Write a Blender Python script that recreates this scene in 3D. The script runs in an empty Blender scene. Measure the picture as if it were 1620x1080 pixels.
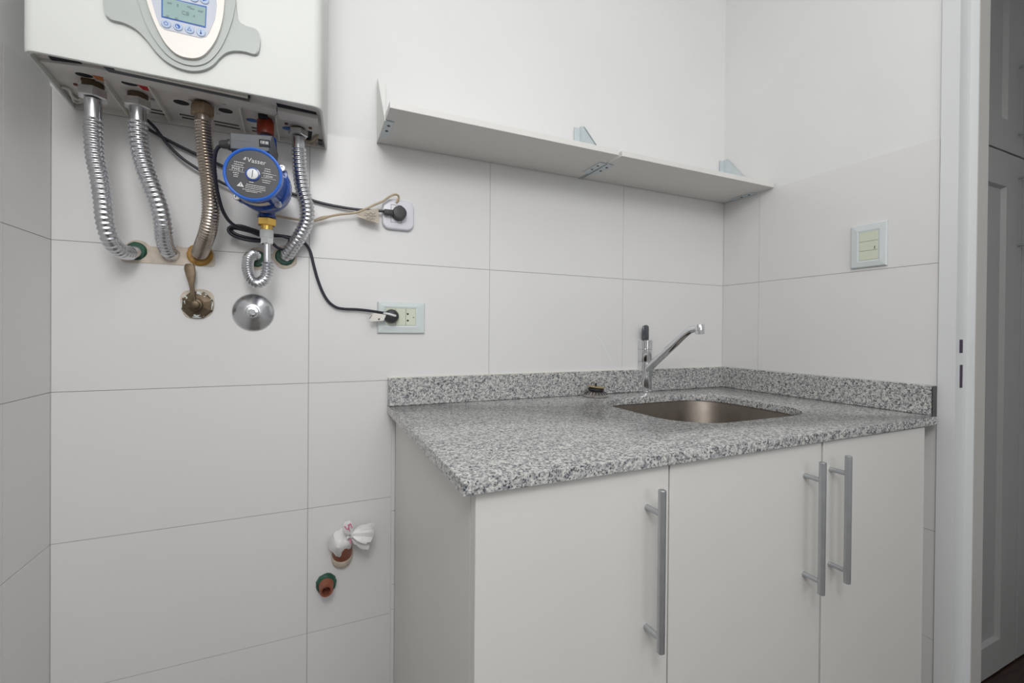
import bpy, bmesh, math, random
from mathutils import Vector, Matrix

random.seed(7)
PI = math.pi
SC = bpy.context.scene
COL = SC.collection

# ------------------------------------------------------------------ camera
FPX, CYP, YAW, PITCH, ROLL = 705.468, 528.467, 0.42138, -0.005826, 0.008479
CAM = Vector((0.0, -1.08, 1.08))


def cam_dir(r, u, fw):
    """camera axes (right, up, forward) to world"""
    sr, cr = math.sin(ROLL), math.cos(ROLL)
    r, u = cr * r - sr * u, sr * r + cr * u
    sp, cp = math.sin(PITCH), math.cos(PITCH)
    fw, u = cp * fw - sp * u, sp * fw + cp * u
    s, c = math.sin(YAW), math.cos(YAW)
    return Vector((c * r + s * fw, -s * r + c * fw, u))


cam_data = bpy.data.cameras.new('camera')
cam = bpy.data.objects.new('camera', cam_data)
COL.objects.link(cam)
R_, U_, F_ = cam_dir(1, 0, 0), cam_dir(0, 1, 0), cam_dir(0, 0, 1)
cam.matrix_world = Matrix(((R_.x, U_.x, -F_.x, CAM.x), (R_.y, U_.y, -F_.y, CAM.y), (R_.z, U_.z, -F_.z, CAM.z), (0, 0, 0, 1)))
cam_data.sensor_fit = 'HORIZONTAL'
cam_data.sensor_width = 36.0
cam_data.lens = FPX / 1620 * 36.0
cam_data.shift_y = -(540 - CYP) / 1620
cam_data.clip_start = 0.01
SC.camera = cam

# ------------------------------------------------------------------ world, lamps, exposure
w = bpy.data.worlds.new('world')
SC.world = w
w.use_nodes = True
bg = w.node_tree.nodes['Background']
bg.inputs[0].default_value = (0.96, 0.98, 1.0, 1)
bg.inputs[1].default_value = 0.36


def area_lamp(name, loc, target, size, power, color=(1, 1, 1), shape='DISK'):
    l = bpy.data.lights.new(name, 'AREA')
    l.shape = shape
    l.size = size
    l.energy = power
    l.color = color
    o = bpy.data.objects.new(name, l)
    o.location = loc
    o.rotation_euler = (Vector(target) - Vector(loc)).to_track_quat('-Z', 'Y').to_euler()
    COL.objects.link(o)
    return o


# a pendant behind the photographer, and two fills added to balance its light:
# a frontal one from the far end and a broad one overhead
area_lamp('ceiling_lamp_light', (-0.14, -1.50, 1.93), (0.25, -0.2, 1.2), 0.5, 8.0, (1.0, 0.99, 0.975))
area_lamp('rear_fill', (0.30, -3.02, 1.85), (0.30, 0, 1.7), 1.2, 9.5, (0.97, 0.985, 1.0), 'SQUARE')  # added frontal fill that softens shadows; no window is known there
area_lamp('overhead_fill', (0.40, -1.35, 2.52), (0.40, -1.35, 0), 1.2, 6.0, (1.0, 1.0, 1.0))  # added overhead fill for a brighter wall top; no such fitting known

SC.view_settings.view_transform = 'Standard'
SC.view_settings.look = 'None'
SC.view_settings.exposure = 0.08
SC.view_settings.gamma = 1.0
SC.view_settings.use_curve_mapping = False


# ------------------------------------------------------------------ point helpers
def at(px, py, X=None, Y=None, Z=None):
    v = cam_dir((px - 810) / FPX, -(py - CYP) / FPX, 1.0)
    if X is not None:
        t = (X - CAM.x) / v.x
    elif Y is not None:
        t = (Y - CAM.y) / v.y
    else:
        t = (Z - CAM.z) / v.z
    return CAM + v * t


# ------------------------------------------------------------------ materials
def mat(name, color, rough=0.5, metal=0.0, spec=0.5, noise=0.0, nscale=20.0, bump=0.0, bscale=200.0, coat=0.0, aniso=0.0, trans=0.0, alpha=1.0):
    m = bpy.data.materials.new(name)
    m.use_nodes = True
    nt = m.node_tree
    b = nt.nodes['Principled BSDF']
    b.inputs['Base Color'].default_value = (*color, 1)
    b.inputs['Roughness'].default_value = rough
    b.inputs['Metallic'].default_value = metal
    b.inputs['Specular IOR Level'].default_value = spec
    b.inputs['Coat Weight'].default_value = coat
    b.inputs['Transmission Weight'].default_value = trans
    tc = None
    if noise or bump:
        tc = nt.nodes.new('ShaderNodeTexCoord')
    if noise:
        n = nt.nodes.new('ShaderNodeTexNoise')
        n.inputs['Scale'].default_value = nscale
        n.inputs['Detail'].default_value = 4
        nt.links.new(tc.outputs['Object'], n.inputs['Vector'])
        r = nt.nodes.new('ShaderNodeMapRange')
        r.inputs['From Min'].default_value = 0.3
        r.inputs['From Max'].default_value = 0.7
        r.inputs['To Min'].default_value = 1 - noise
        r.inputs['To Max'].default_value = 1 + noise
        nt.links.new(n.outputs['Fac'], r.inputs['Value'])
        mx = nt.nodes.new('ShaderNodeVectorMath')
        mx.operation = 'SCALE'
        mx.inputs[0].default_value = color
        nt.links.new(r.outputs['Result'], mx.inputs['Scale'])
        nt.links.new(mx.outputs['Vector'], b.inputs['Base Color'])
    if bump:
        n2 = nt.nodes.new('ShaderNodeTexNoise')
        n2.inputs['Scale'].default_value = bscale
        n2.inputs['Detail'].default_value = 2
        nt.links.new(tc.outputs['Object'], n2.inputs['Vector'])
        bp = nt.nodes.new('ShaderNodeBump')
        bp.inputs['Strength'].default_value = bump
        bp.inputs['Distance'].default_value = 0.002
        nt.links.new(n2.outputs['Fac'], bp.inputs['Height'])
        nt.links.new(bp.outputs['Normal'], b.inputs['Normal'])
    return m


def granite():
    m = bpy.data.materials.new('granite')
    m.use_nodes = True
    nt = m.node_tree
    N = nt.nodes
    L = nt.links
    b = N['Principled BSDF']
    tc = N.new('ShaderNodeTexCoord')
    v1 = N.new('ShaderNodeTexVoronoi')
    v1.inputs['Scale'].default_value = 360
    L.new(tc.outputs['Object'], v1.inputs['Vector'])
    sep = N.new('ShaderNodeSeparateColor')
    L.new(v1.outputs['Color'], sep.inputs['Color'])
    cr = N.new('ShaderNodeValToRGB')
    cr.color_ramp.interpolation = 'LINEAR'
    els = cr.color_ramp.elements
    els[0].position = 0.0
    els[0].color = (0.075, 0.083, 0.10, 1)
    els[1].position = 0.08
    els[1].color = (0.16, 0.165, 0.175, 1)
    for p, c in ((0.20, (0.34, 0.345, 0.35)), (0.48, (0.50, 0.50, 0.49)), (0.74, (0.62, 0.62, 0.60)), (0.93, (0.72, 0.69, 0.64))):
        e = els.new(p)
        e.color = (*c, 1)
    v2 = N.new('ShaderNodeTexVoronoi')
    v2.inputs['Scale'].default_value = 640
    L.new(tc.outputs['Object'], v2.inputs['Vector'])
    sep2 = N.new('ShaderNodeSeparateColor')
    L.new(v2.outputs['Color'], sep2.inputs['Color'])
    av = N.new('ShaderNodeMix')
    av.inputs['Factor'].default_value = 0.38
    L.new(sep.outputs[0], av.inputs['A'])
    L.new(sep2.outputs[1], av.inputs['B'])
    wid = N.new('ShaderNodeMapRange')
    wid.inputs['From Min'].default_value = 0.19
    wid.inputs['From Max'].default_value = 0.92
    L.new(av.outputs['Result'], wid.inputs['Value'])
    L.new(wid.outputs['Result'], cr.inputs['Fac'])
    n = N.new('ShaderNodeTexNoise')
    n.inputs['Scale'].default_value = 130
    n.inputs['Detail'].default_value = 3
    L.new(tc.outputs['Object'], n.inputs['Vector'])
    r2 = N.new('ShaderNodeValToRGB')
    e2 = r2.color_ramp.elements
    e2[0].position = 0.34
    e2[0].color = (0.50, 0.51, 0.54, 1)
    e2[1].position = 0.52
    e2[1].color = (1, 1, 1, 1)
    L.new(n.outputs['Fac'], r2.inputs['Fac'])
    mx = N.new('ShaderNodeMix')
    mx.data_type = 'RGBA'
    mx.blend_type = 'MULTIPLY'
    mx.inputs['Factor'].default_value = 1.0
    L.new(cr.outputs['Color'], mx.inputs['A'])
    L.new(r2.outputs['Color'], mx.inputs['B'])
    L.new(mx.outputs['Result'], b.inputs['Base Color'])
    b.inputs['Roughness'].default_value = 0.16
    b.inputs['Specular IOR Level'].default_value = 0.5
    return m


def wood(name, c1, c2):
    m = bpy.data.materials.new(name)
    m.use_nodes = True
    nt = m.node_tree
    b = nt.nodes['Principled BSDF']
    tc = nt.nodes.new('ShaderNodeTexCoord')
    mp = nt.nodes.new('ShaderNodeMapping')
    mp.inputs['Scale'].default_value = (3, 40, 3)
    n = nt.nodes.new('ShaderNodeTexNoise')
    n.inputs['Scale'].default_value = 3
    n.inputs['Detail'].default_value = 6
    cr = nt.nodes.new('ShaderNodeValToRGB')
    cr.color_ramp.elements[0].position = 0.35
    cr.color_ramp.elements[0].color = (*c1, 1)
    cr.color_ramp.elements[1].position = 0.7
    cr.color_ramp.elements[1].color = (*c2, 1)
    nt.links.new(tc.outputs['Object'], mp.inputs['Vector'])
    nt.links.new(mp.outputs['Vector'], n.inputs['Vector'])
    nt.links.new(n.outputs['Fac'], cr.inputs['Fac'])
    nt.links.new(cr.outputs['Color'], b.inputs['Base Color'])
    b.inputs['Roughness'].default_value = 0.35
    return m


M = dict(
    plaster=mat('plaster', (0.80, 0.80, 0.795), 0.7, noise=0.015, nscale=5, bump=0.08, bscale=60),
    tile=mat('tile', (0.77, 0.763, 0.758), 0.28, noise=0.012, nscale=4, bump=0.02, bscale=120),
    grout=mat('grout', (0.30, 0.275, 0.255), 0.9, noise=0.1, nscale=30),
    ceiling=mat('ceiling_paint', (0.86, 0.86, 0.85), 0.8, noise=0.01),
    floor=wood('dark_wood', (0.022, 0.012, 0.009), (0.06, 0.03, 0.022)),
    floor_tile=mat('floor_tile', (0.12, 0.10, 0.09), 0.4, noise=0.08),
    granite=granite(),
    tarnish=mat('tarnished_brass', (0.42, 0.34, 0.19), 0.45, 0.5, noise=0.2, nscale=80),
    steel_light=mat('strainer_steel', (0.42, 0.395, 0.375), 0.3, 1.0, noise=0.08, nscale=60),
    chrome_shade=mat('shaded_chrome', (0.16, 0.17, 0.185), 0.2, 1.0, noise=0.1, nscale=60),  # chrome darkened: shade from the lever's facing put into the colour
    steel=mat('brushed_steel', (0.19, 0.165, 0.142), 0.42, 1.0, noise=0.08, nscale=40),
    chrome=mat('chrome', (0.74, 0.75, 0.77), 0.10, 1.0, noise=0.02),
    hose=mat('hose_steel', (0.70, 0.71, 0.74), 0.25, 1.0, noise=0.06, nscale=60),
    hose_brown=mat('hose_aged', (0.52, 0.46, 0.40), 0.26, 1.0, noise=0.10, nscale=60),
    nut=mat('nut_steel', (0.68, 0.68, 0.68), 0.32, 1.0, noise=0.12, nscale=90),
    nut_brown=mat('nut_aged', (0.36, 0.27, 0.19), 0.40, 1.0, noise=0.2, nscale=90),
    brass=mat('brass', (0.80, 0.52, 0.14), 0.25, 1.0, noise=0.08, nscale=60),
    old_brass=mat('aged_brass', (0.135, 0.10, 0.064), 0.48, 0.7, noise=0.25, nscale=70),
    laminate=mat('white_laminate', (0.755, 0.745, 0.715), 0.42, noise=0.012, nscale=6),
    edge=mat('edge_band', (0.80, 0.79, 0.74), 0.5, noise=0.02),
    alu=mat('satin_aluminium', (0.50, 0.515, 0.535), 0.42, 0.8, noise=0.05, nscale=40),
    enamel=mat('white_enamel', (0.765, 0.78, 0.75), 0.5, spec=0.3, noise=0.008, nscale=4),
    lip=mat('cream_lip', (0.82, 0.80, 0.72), 0.45, noise=0.05),
    under=mat('grey_plastic', (0.70, 0.675, 0.645), 0.5, noise=0.07, nscale=25),
    fascia=mat('fascia_grey', (0.46, 0.49, 0.47), 0.38, noise=0.01),
    pod=mat('pod_white', (0.88, 0.84, 0.79), 0.35, noise=0.01),
    keypad=mat('keypad_lavender', (0.55, 0.58, 0.66), 0.4, noise=0.01),
    screen=mat('lcd', (0.30, 0.43, 0.42), 0.22, noise=0.03, nscale=40),
    lcd_ink=mat('lcd_ink', (0.17, 0.26, 0.27), 0.5, noise=0.02),
    blue_ink=mat('blue_print', (0.02, 0.11, 0.45), 0.4, noise=0.02),
    button=mat('button_blue', (0.45, 0.55, 0.72), 0.35, noise=0.02),
    black=mat('black_void', (0.008, 0.009, 0.014), 0.7, noise=0.1),
    cord=mat('black_cord', (0.016, 0.017, 0.030), 0.42, noise=0.1, nscale=50),
    plug=mat('black_plug', (0.035, 0.035, 0.037), 0.45, noise=0.1, nscale=80),
    beige=mat('beige_cord', (0.52, 0.42, 0.29), 0.5, noise=0.12, nscale=60),
    paper=mat('paper', (0.80, 0.74, 0.64), 0.7, noise=0.04, nscale=40),
    ink=mat('pen_ink', (0.10, 0.09, 0.12), 0.6, noise=0.05),
    blue=mat('blue_enamel', (0.012, 0.065, 0.32), 0.22, noise=0.08, nscale=25, coat=0.5),
    bluering=mat('blue_ring', (0.02, 0.13, 0.58), 0.3, noise=0.04, coat=0.3),
    pumpgrey=mat('pump_grey', (0.070, 0.077, 0.088), 0.5, noise=0.06, nscale=60),
    label_grey=mat('label_grey', (0.055, 0.057, 0.065), 0.42, noise=0.04),
    white_ink=mat('white_print', (0.72, 0.72, 0.72), 0.5, noise=0.02),
    sticker=mat('sticker', (0.62, 0.56, 0.46), 0.6, noise=0.15, nscale=90),
    red_tube=mat('red_tape', (0.23, 0.028, 0.010), 0.30, noise=0.35, nscale=60),
    white_plastic=mat('white_plastic', (0.74, 0.76, 0.76), 0.4, noise=0.02),
    plate=mat('plate_white', (0.66, 0.72, 0.72), 0.3, noise=0.01),
    module=mat('module_cream', (0.66, 0.70, 0.56), 0.35, noise=0.01),
    plate2=mat('plate_lilac', (0.76, 0.76, 0.82), 0.28, noise=0.01),
    mortar=mat('mortar', (0.62, 0.54, 0.455), 0.85, noise=0.14, nscale=70, bump=0.4, bscale=120),
    green=mat('green_sealant', (0.015, 0.085, 0.05), 0.5, noise=0.3, nscale=80),
    orange_seal=mat('amber_sealant', (0.36, 0.19, 0.03), 0.45, noise=0.3, nscale=80),
    terracotta=mat('terracotta_pipe', (0.26, 0.085, 0.05), 0.5, noise=0.15, nscale=60),
    bag=mat('thin_white_plastic', (0.80, 0.79, 0.79), 0.35, noise=0.04, nscale=50),
    bag_clear=mat('clear_film', (0.74, 0.71, 0.66), 0.35, noise=0.05, nscale=50),
    pink=mat('pink_print', (0.75, 0.22, 0.33), 0.5, noise=0.2, nscale=120),
    galv=mat('galvanised', (0.63, 0.69, 0.715), 0.4, 0.25, noise=0.06, nscale=40),
    white_metal=mat('white_painted_metal', (0.78, 0.78, 0.76), 0.45, noise=0.02),
    screw=mat('dark_screw', (0.10, 0.10, 0.10), 0.4, 0.6, noise=0.1),
    frame=mat('door_paint', (0.74, 0.755, 0.76), 0.35, noise=0.012, nscale=6),
    jamb_shade=mat('jamb_shade_paint', (0.54, 0.525, 0.50), 0.4, noise=0.02, nscale=6),  # frame paint darkened to stand for a shaded reveal
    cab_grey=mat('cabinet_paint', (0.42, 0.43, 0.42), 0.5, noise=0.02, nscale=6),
    rubber=mat('black_rubber', (0.02, 0.02, 0.02), 0.6, noise=0.1),
    red_label=mat('red_label', (0.55, 0.02, 0.03), 0.5, noise=0.1),
    orange_label=mat('orange_label', (0.60, 0.20, 0.07), 0.5, noise=0.1),
    yellow_label=mat('yellow_label', (0.75, 0.38, 0.03), 0.5, noise=0.1),
    blue_label=mat('blue_label', (0.03, 0.14, 0.45), 0.5, noise=0.1),
    rust=mat('rust', (0.16, 0.055, 0.025), 0.7, noise=0.2, nscale=90),
    strike=mat('strike_slot', (0.06, 0.03, 0.075), 0.6, noise=0.2),
)


# ------------------------------------------------------------------ mesh helpers
def BM():
    return bmesh.new()


def root_loc(p):
    while p is not None and p.parent is not None:
        p = p.parent
    return Vector(p.location) if p is not None else Vector((0, 0, 0))


def obj(name, bm, m, parent=None, smooth=True, label=None, kind=None, recalc=True, origin=None):
    if recalc:
        bmesh.ops.recalc_face_normals(bm, faces=bm.faces[:])
    me = bpy.data.meshes.new(name)
    if parent is not None:
        off = root_loc(parent)
    else:
        xs = [v.co for v in bm.verts]
        if origin is not None:
            off = Vector(origin)
        else:
            off = Vector(((min(v.x for v in xs) + max(v.x for v in xs)) / 2, (min(v.y for v in xs) + max(v.y for v in xs)) / 2, min(v.z for v in xs)))
    bmesh.ops.translate(bm, verts=bm.verts[:], vec=-off)
    bm.to_mesh(me)
    bm.free()
    if smooth:
        me.polygons.foreach_set('use_smooth', [True] * len(me.polygons))
        me.set_sharp_from_angle(angle=math.radians(34))
    for mm in (m if isinstance(m, (list, tuple)) else [m]):
        me.materials.append(M[mm] if isinstance(mm, str) else mm)
    o = bpy.data.objects.new(name, me)
    COL.objects.link(o)
    if parent is not None:
        o.parent = parent
    else:
        o.location = off
    if label:
        o['label'] = label
    if kind:
        o['kind'] = kind
    return o


def tag(o, label, cat, group=None):
    o['label'] = label
    o['category'] = cat
    if group:
        o['group'] = group
    return o


def thing(name, label, cat, loc, group=None):
    o = bpy.data.objects.new(name, None)
    o.empty_display_size = 0.02
    o.location = loc
    COL.objects.link(o)
    return tag(o, label, cat, group)


def box(bm, lo, hi, bevel=0.0, seg=1):
    lo, hi = Vector(lo), Vector(hi)
    vs = [bm.verts.new((x, y, z)) for z in (lo.z, hi.z) for y in (lo.y, hi.y) for x in (lo.x, hi.x)]
    fs = [bm.faces.new([vs[i] for i in q]) for q in ((0, 2, 3, 1), (4, 5, 7, 6), (0, 1, 5, 4), (2, 6, 7, 3), (0, 4, 6, 2), (1, 3, 7, 5))]
    if bevel:
        es = list({e for f in fs for e in f.edges})
        bmesh.ops.bevel(bm, geom=es, offset=bevel, segments=seg, affect='EDGES', profile=0.5)
    return bm


def prism(bm, pts, vec, bevel=0.0, seg=1):
    """polygon of points (front side) pushed back by vec; the front rim may be bevelled"""
    vec = Vector(vec)
    a = [bm.verts.new(p) for p in pts]
    f = bm.faces.new(a)
    b = [bm.verts.new(Vector(p) + vec) for p in pts]
    n = len(a)
    g = bm.faces.new(list(reversed(b)))
    for i in range(n):
        bm.faces.new((a[i], b[i], b[(i + 1) % n], a[(i + 1) % n]))
    if bevel:
        bmesh.ops.bevel(bm, geom=list(f.edges), offset=bevel, segments=seg, affect='EDGES', profile=0.5)
    return bm


def face_prism(bm, pts, y_front, depth, bevel=0.0, seg=2):
    return prism(bm, [at(px, py, Y=y_front) for px, py in pts], (0, depth, 0), bevel, seg)


def frame_of(axis):
    axis = Vector(axis).normalized()
    t = Vector((0, 0, 1)) if abs(axis.z) < 0.9 else Vector((1, 0, 0))
    a = t.cross(axis).normalized()
    b = axis.cross(a).normalized()
    return axis, a, b


def lathe(bm, prof, origin, axis, seg=28, sides_phase=0.0, squash=None):
    """prof: (distance along axis, radius)"""
    ax, a, b = frame_of(axis)
    o = Vector(origin)
    rings = []
    for s, r in prof:
        if r <= 1e-6:
            rings.append([bm.verts.new(o + ax * s)])
        else:
            rings.append([bm.verts.new(o + ax * s + (a * math.cos(2 * PI * k / seg + sides_phase) + b * math.sin(2 * PI * k / seg + sides_phase)) * r) for k in range(seg)])
    for p, q in zip(rings, rings[1:]):
        for k in range(seg):
            k2 = (k + 1) % seg
            if len(p) == 1 and len(q) == 1:
                continue
            if len(p) == 1:
                bm.faces.new((p[0], q[k], q[k2]))
            elif len(q) == 1:
                bm.faces.new((p[k], q[0], p[k2]))
            else:
                bm.faces.new((p[k], q[k], q[k2], p[k2]))
    for r_, fl in ((rings[0], True), (rings[-1], False)):
        if len(r_) > 1:
            bm.faces.new(r_ if fl else list(reversed(r_)))
    return bm


def spline(pts, step):
    """Catmull-Rom through pts, resampled at about step metres"""
    pts = [Vector(p) for p in pts]
    P = [pts[0] * 2 - pts[1]] + pts + [pts[-1] * 2 - pts[-2]]
    fine = []
    for i in range(1, len(P) - 2):
        p0, p1, p2, p3 = P[i - 1:i + 3]
        for k in range(24):
            t = k / 24
            fine.append(0.5 * ((2 * p1) + (p2 - p0) * t + (2 * p0 - 5 * p1 + 4 * p2 - p3) * t * t + (3 * p1 - p0 - 3 * p2 + p3) * t ** 3))
    fine.append(pts[-1])
    acc = [0.0]
    for a, b in zip(fine, fine[1:]):
        acc.append(acc[-1] + (b - a).length)
    n = max(2, int(round(acc[-1] / step)))
    out = []
    j = 0
    for k in range(n + 1):
        s = acc[-1] * k / n
        while j < len(acc) - 2 and acc[j + 1] < s:
            j += 1
        d = acc[j + 1] - acc[j]
        out.append(fine[j].lerp(fine[j + 1], (s - acc[j]) / d if d > 1e-9 else 0))
    return out, acc[-1]


def sweep(bm, pts, rad, seg=12, step=0.004, flat=1.0):
    """rad: a number or a function of arc length"""
    path, L = spline(pts, step)
    n = len(path)
    t0 = (path[1] - path[0]).normalized()
    _, a, b = frame_of(t0)
    prev = t0
    rings = []
    for i, p in enumerate(path):
        t = (path[min(i + 1, n - 1)] - path[max(i - 1, 0)]).normalized()
        q = prev.rotation_difference(t)
        a = q @ a
        b = q @ b
        prev = t
        s = L * i / (n - 1)
        r = rad(s, L) if callable(rad) else rad
        rings.append([bm.verts.new(p + (a * math.cos(2 * PI * k / seg) * flat + b * math.sin(2 * PI * k / seg)) * r) for k in range(seg)])
    for p, q in zip(rings, rings[1:]):
        for k in range(seg):
            bm.faces.new((p[k], q[k], q[(k + 1) % seg], p[(k + 1) % seg]))
    bm.faces.new(rings[0])
    bm.faces.new(list(reversed(rings[-1])))
    return bm


def rrect(x0, x1, y0, y1, r, n=6):
    pts = []
    for cx, cy, a0 in ((x1 - r, y1 - r, 0), (x0 + r, y1 - r, PI / 2), (x0 + r, y0 + r, PI), (x1 - r, y0 + r, 3 * PI / 2)):
        for k in range(n + 1):
            a = a0 + PI / 2 * k / n
            pts.append((cx + r * math.cos(a), cy + r * math.sin(a)))
    return pts


def smooth_poly(pts, n=5):
    """closed Catmull-Rom through 2D points"""
    out = []
    N = len(pts)
    for i in range(N):
        p0, p1, p2, p3 = (Vector((*pts[(i + k) % N], 0)) for k in (-1, 0, 1, 2))
        for k in range(n):
            t = k / n
            q = 0.5 * ((2 * p1) + (p2 - p0) * t + (2 * p0 - 5 * p1 + 4 * p2 - p3) * t * t + (3 * p1 - p0 - 3 * p2 + p3) * t ** 3)
            out.append((q.x, q.y))
    return out


def text_bm(body, size, origin, right, up, depth=0.0004, shear=0.0, align='CENTER'):
    cu = bpy.data.curves.new('text', 'FONT')
    cu.body = body
    cu.size = size
    cu.align_x = align
    cu.align_y = 'CENTER'
    cu.extrude = depth / 2
    cu.shear = shear
    cu.resolution_u = 3
    o = bpy.data.objects.new('text', cu)
    COL.objects.link(o)
    bpy.context.view_layer.update()
    dg = bpy.context.evaluated_depsgraph_get()
    me = bpy.data.meshes.new_from_object(o.evaluated_get(dg))
    bm = bmesh.new()
    bm.from_mesh(me)
    bpy.data.objects.remove(o)
    bpy.data.curves.remove(cu)
    bpy.data.meshes.remove(me)
    right, up = Vector(right).normalized(), Vector(up).normalized()
    nrm = right.cross(up).normalized()
    mw = Matrix(((right.x, up.x, nrm.x, origin[0]), (right.y, up.y, nrm.y, origin[1]), (right.z, up.z, nrm.z, origin[2]), (0, 0, 0, 1)))
    bmesh.ops.transform(bm, matrix=mw, verts=bm.verts[:])
    return bm


# ------------------------------------------------------------------ the setting
XL, XR = -0.4326, 1.2604
CEIL = 2.55
YEND = -3.1
VJ = [XL, -0.00675, 0.41907, 0.84483, XR]
HZ = [1.51672, 1.23966, 0.96261, 0.68556, 0.40851, 0.13146, 0.0]
G = 0.0005      # half a joint
TT = 0.006      # tile thickness, face on the wall plane


def struct(name, bm, m, parent=None):
    return obj(name, bm, m, parent, smooth=False, kind='structure')


wb = struct('wall_back', box(BM(), (XL - 0.15, TT - 0.0035, 0), (1.40, 0.15, CEIL)), 'plaster')
struct('grout_bed', box(BM(), (XL, 0.0014, 0), (XR, 0.004, 1.5155)), 'grout', wb)
wl = struct('wall_left', box(BM(), (XL - 0.15, YEND, 0), (XL - 0.0025, TT - 0.0035, CEIL)), 'plaster')
struct('grout_bed', box(BM(), (XL - 0.0035, -1.5, 0), (XL - 0.0014, 0, 1.5155)), 'grout', wl)
wr = struct('wall_right', box(BM(), (XR + 0.0025, -0.566, 0), (1.40, TT - 0.0035, CEIL)), 'plaster')
struct('grout_bed', box(BM(), (XR + 0.0014, -0.566, 0), (XR + 0.0035, 0, 1.5155)), 'grout', wr)
b = BM()
box(b, (XR, YEND, 0), (1.40, -1.46, CEIL))
box(b, (XR, -1.46, 2.12), (1.40, -0.6, CEIL))
struct('wall_side', b, 'plaster')
struct('wall_light_block', box(BM(), (XL - 0.15, YEND - 0.1, 0), (1.40, YEND, 1.1)), 'plaster')  # unseen half-height wall, added to cut low ambient light
struct('floor', box(BM(), (XL - 0.15, YEND - 0.1, -0.1), (1.34, 0.15, 0)), 'floor_tile')
cf = struct('floor_corridor', box(BM(), (1.34, -2.2, -0.1), (3.4, 0.2, 0)), 'floor')
struct('ceiling', box(BM(), (XL - 0.15, YEND - 0.1, CEIL), (3.4, 0.2, CEIL + 0.1)), 'ceiling')

for i in range(4):
    for j in range(6):
        if j >= 2 and i >= 1 and j > 2 and i > 1:
            pass
        struct('tile', box(BM(), (VJ[i] + G, 0, HZ[j + 1] + G), (VJ[i + 1] - G, TT, HZ[j] - G)), 'tile', wb)
YJ = [0.0, -0.1376, -0.5634, -0.9892]
for i in range(3):
    for j in range(6):
        struct('tile', box(BM(), (XL - TT, YJ[i + 1] + G, HZ[j + 1] + G), (XL, YJ[i] - G, HZ[j] - G)), 'tile', wl)
YJ = [0.0, -0.1318, -0.566]
HR = HZ[:3] + [0.6455, 0.404, 0.13, 0.0]
for i in range(2):
    for j in range(6):
        struct('tile', box(BM(), (XR, YJ[i + 1] + G, HR[j + 1] + G), (XR + TT, YJ[i] - G, HR[j] - G)), 'tile', wr)
# narrow filler strips of tile beside the cabinet
zs = [0.882, at(625, 807, Y=-0.004).z, at(625, 923, Y=-0.004).z, 0.42, 0.1]
for k in range(4):
    struct('tile_strip', box(BM(), (0.1728, -0.006, zs[k + 1] + 0.0006), (0.1812, 0.0, zs[k] - 0.0006), 0.0005), 'tile', wb)

# faint streaks on the tiles
for pts_, w_ in (([(924, 520), (938, 525), (950, 538), (960, 558), (968, 574)], 0.7), ([(598, 240), (598, 258), (598, 276)], 0.6)):
    struct('streak', face_prism(BM(), [(x - w_, y + w_) for x, y in pts_] + [(x + w_, y - w_) for x, y in reversed(pts_)], -0.0003, 0.0003), 'plaster', wb)

# door frame at the right, of painted metal
YF = -0.598
fx2 = at(1530, 500, Y=YF).x
ys = at(1543, 500, X=fx2).y
fx3 = at(1559, 500, Y=ys).x
d1 = struct('door_1', prism(BM(), [(XR - 0.003, -0.5675, 0), (XR - 0.003, YF, 0), (fx2, YF, 0), (fx2, ys, 0), (fx3, ys, 0), (fx3, -0.5675, 0)], (0, 0, 2.12), 0.0), 'frame')
struct('jamb_shade_strip', box(BM(), (fx2 + 0.0008, ys - 0.0012, 0), (fx3, ys - 0.0001, 2.12)), 'jamb_shade', d1)  # thin strip that puts the deep reveal's shade into colour
for a_, b_, c_, d_ in ((1518, 537, 1522.5, 558), (1518.5, 577, 1522, 613)):
    p, q = at(a_, b_, Y=YF), at(c_, d_, Y=YF)
    obj('strike_slot', box(BM(), (p.x, YF - 0.0006, q.z), (q.x, YF + 0.002, p.z)), 'strike', d1, smooth=False)

struct('wall_corridor_block', box(BM(), (2.72, -2.2, 0), (2.84, 0.2, CEIL)), 'plaster')  # unseen wall, added to hold back light from the corridor's right

# ------------------------------------------------------------------ tall cabinet in the corridor
YC = -0.422
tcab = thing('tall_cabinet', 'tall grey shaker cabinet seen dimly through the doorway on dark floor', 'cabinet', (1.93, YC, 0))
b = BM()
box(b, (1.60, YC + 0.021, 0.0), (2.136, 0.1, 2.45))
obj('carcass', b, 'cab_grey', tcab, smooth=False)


def shaker(bm, x0, x1, z0, z1, rail=(0.10, 0.105), stile=0.113):
    y0, y1 = YC, YC + 0.02
    box(bm, (x0, y0, z0), (x0 + stile, y1, z1), 0.001)
    box(bm, (x1 - stile, y0, z0), (x1, y1, z1), 0.001)
    box(bm, (x0 + stile, y0, z0), (x1 - stile, y1, z0 + rail[0]), 0.0)
    box(bm, (x0 + stile, y0, z1 - rail[1]), (x1 - stile, y1, z1), 0.0)
    # sloping bead on the inner edges, then the recessed panel
    t = 0.006
    for xa, s in ((x0 + stile, 1), (x1 - stile, -1)):
        prism(bm, [(xa, y0, z0 + rail[0]), (xa + s * t, y0 + 0.012, z0 + rail[0]), (xa, y0 + 0.012, z0 + rail[0])], (0, 0, z1 - rail[1] - z0 - rail[0]))
    for za, s in ((z0 + rail[0], 1), (z1 - rail[1], -1)):
        prism(bm, [(x0 + stile, y0, za), (x0 + stile, y0 + 0.012, za + s * t), (x0 + stile, y0 + 0.012, za)], (x1 - x0 - 2 * stile, 0, 0))
    box(bm, (x0 + stile, y0 + 0.012, z0 + rail[0]), (x1 - stile, y1, z1 - rail[1]))
    return bm


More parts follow.
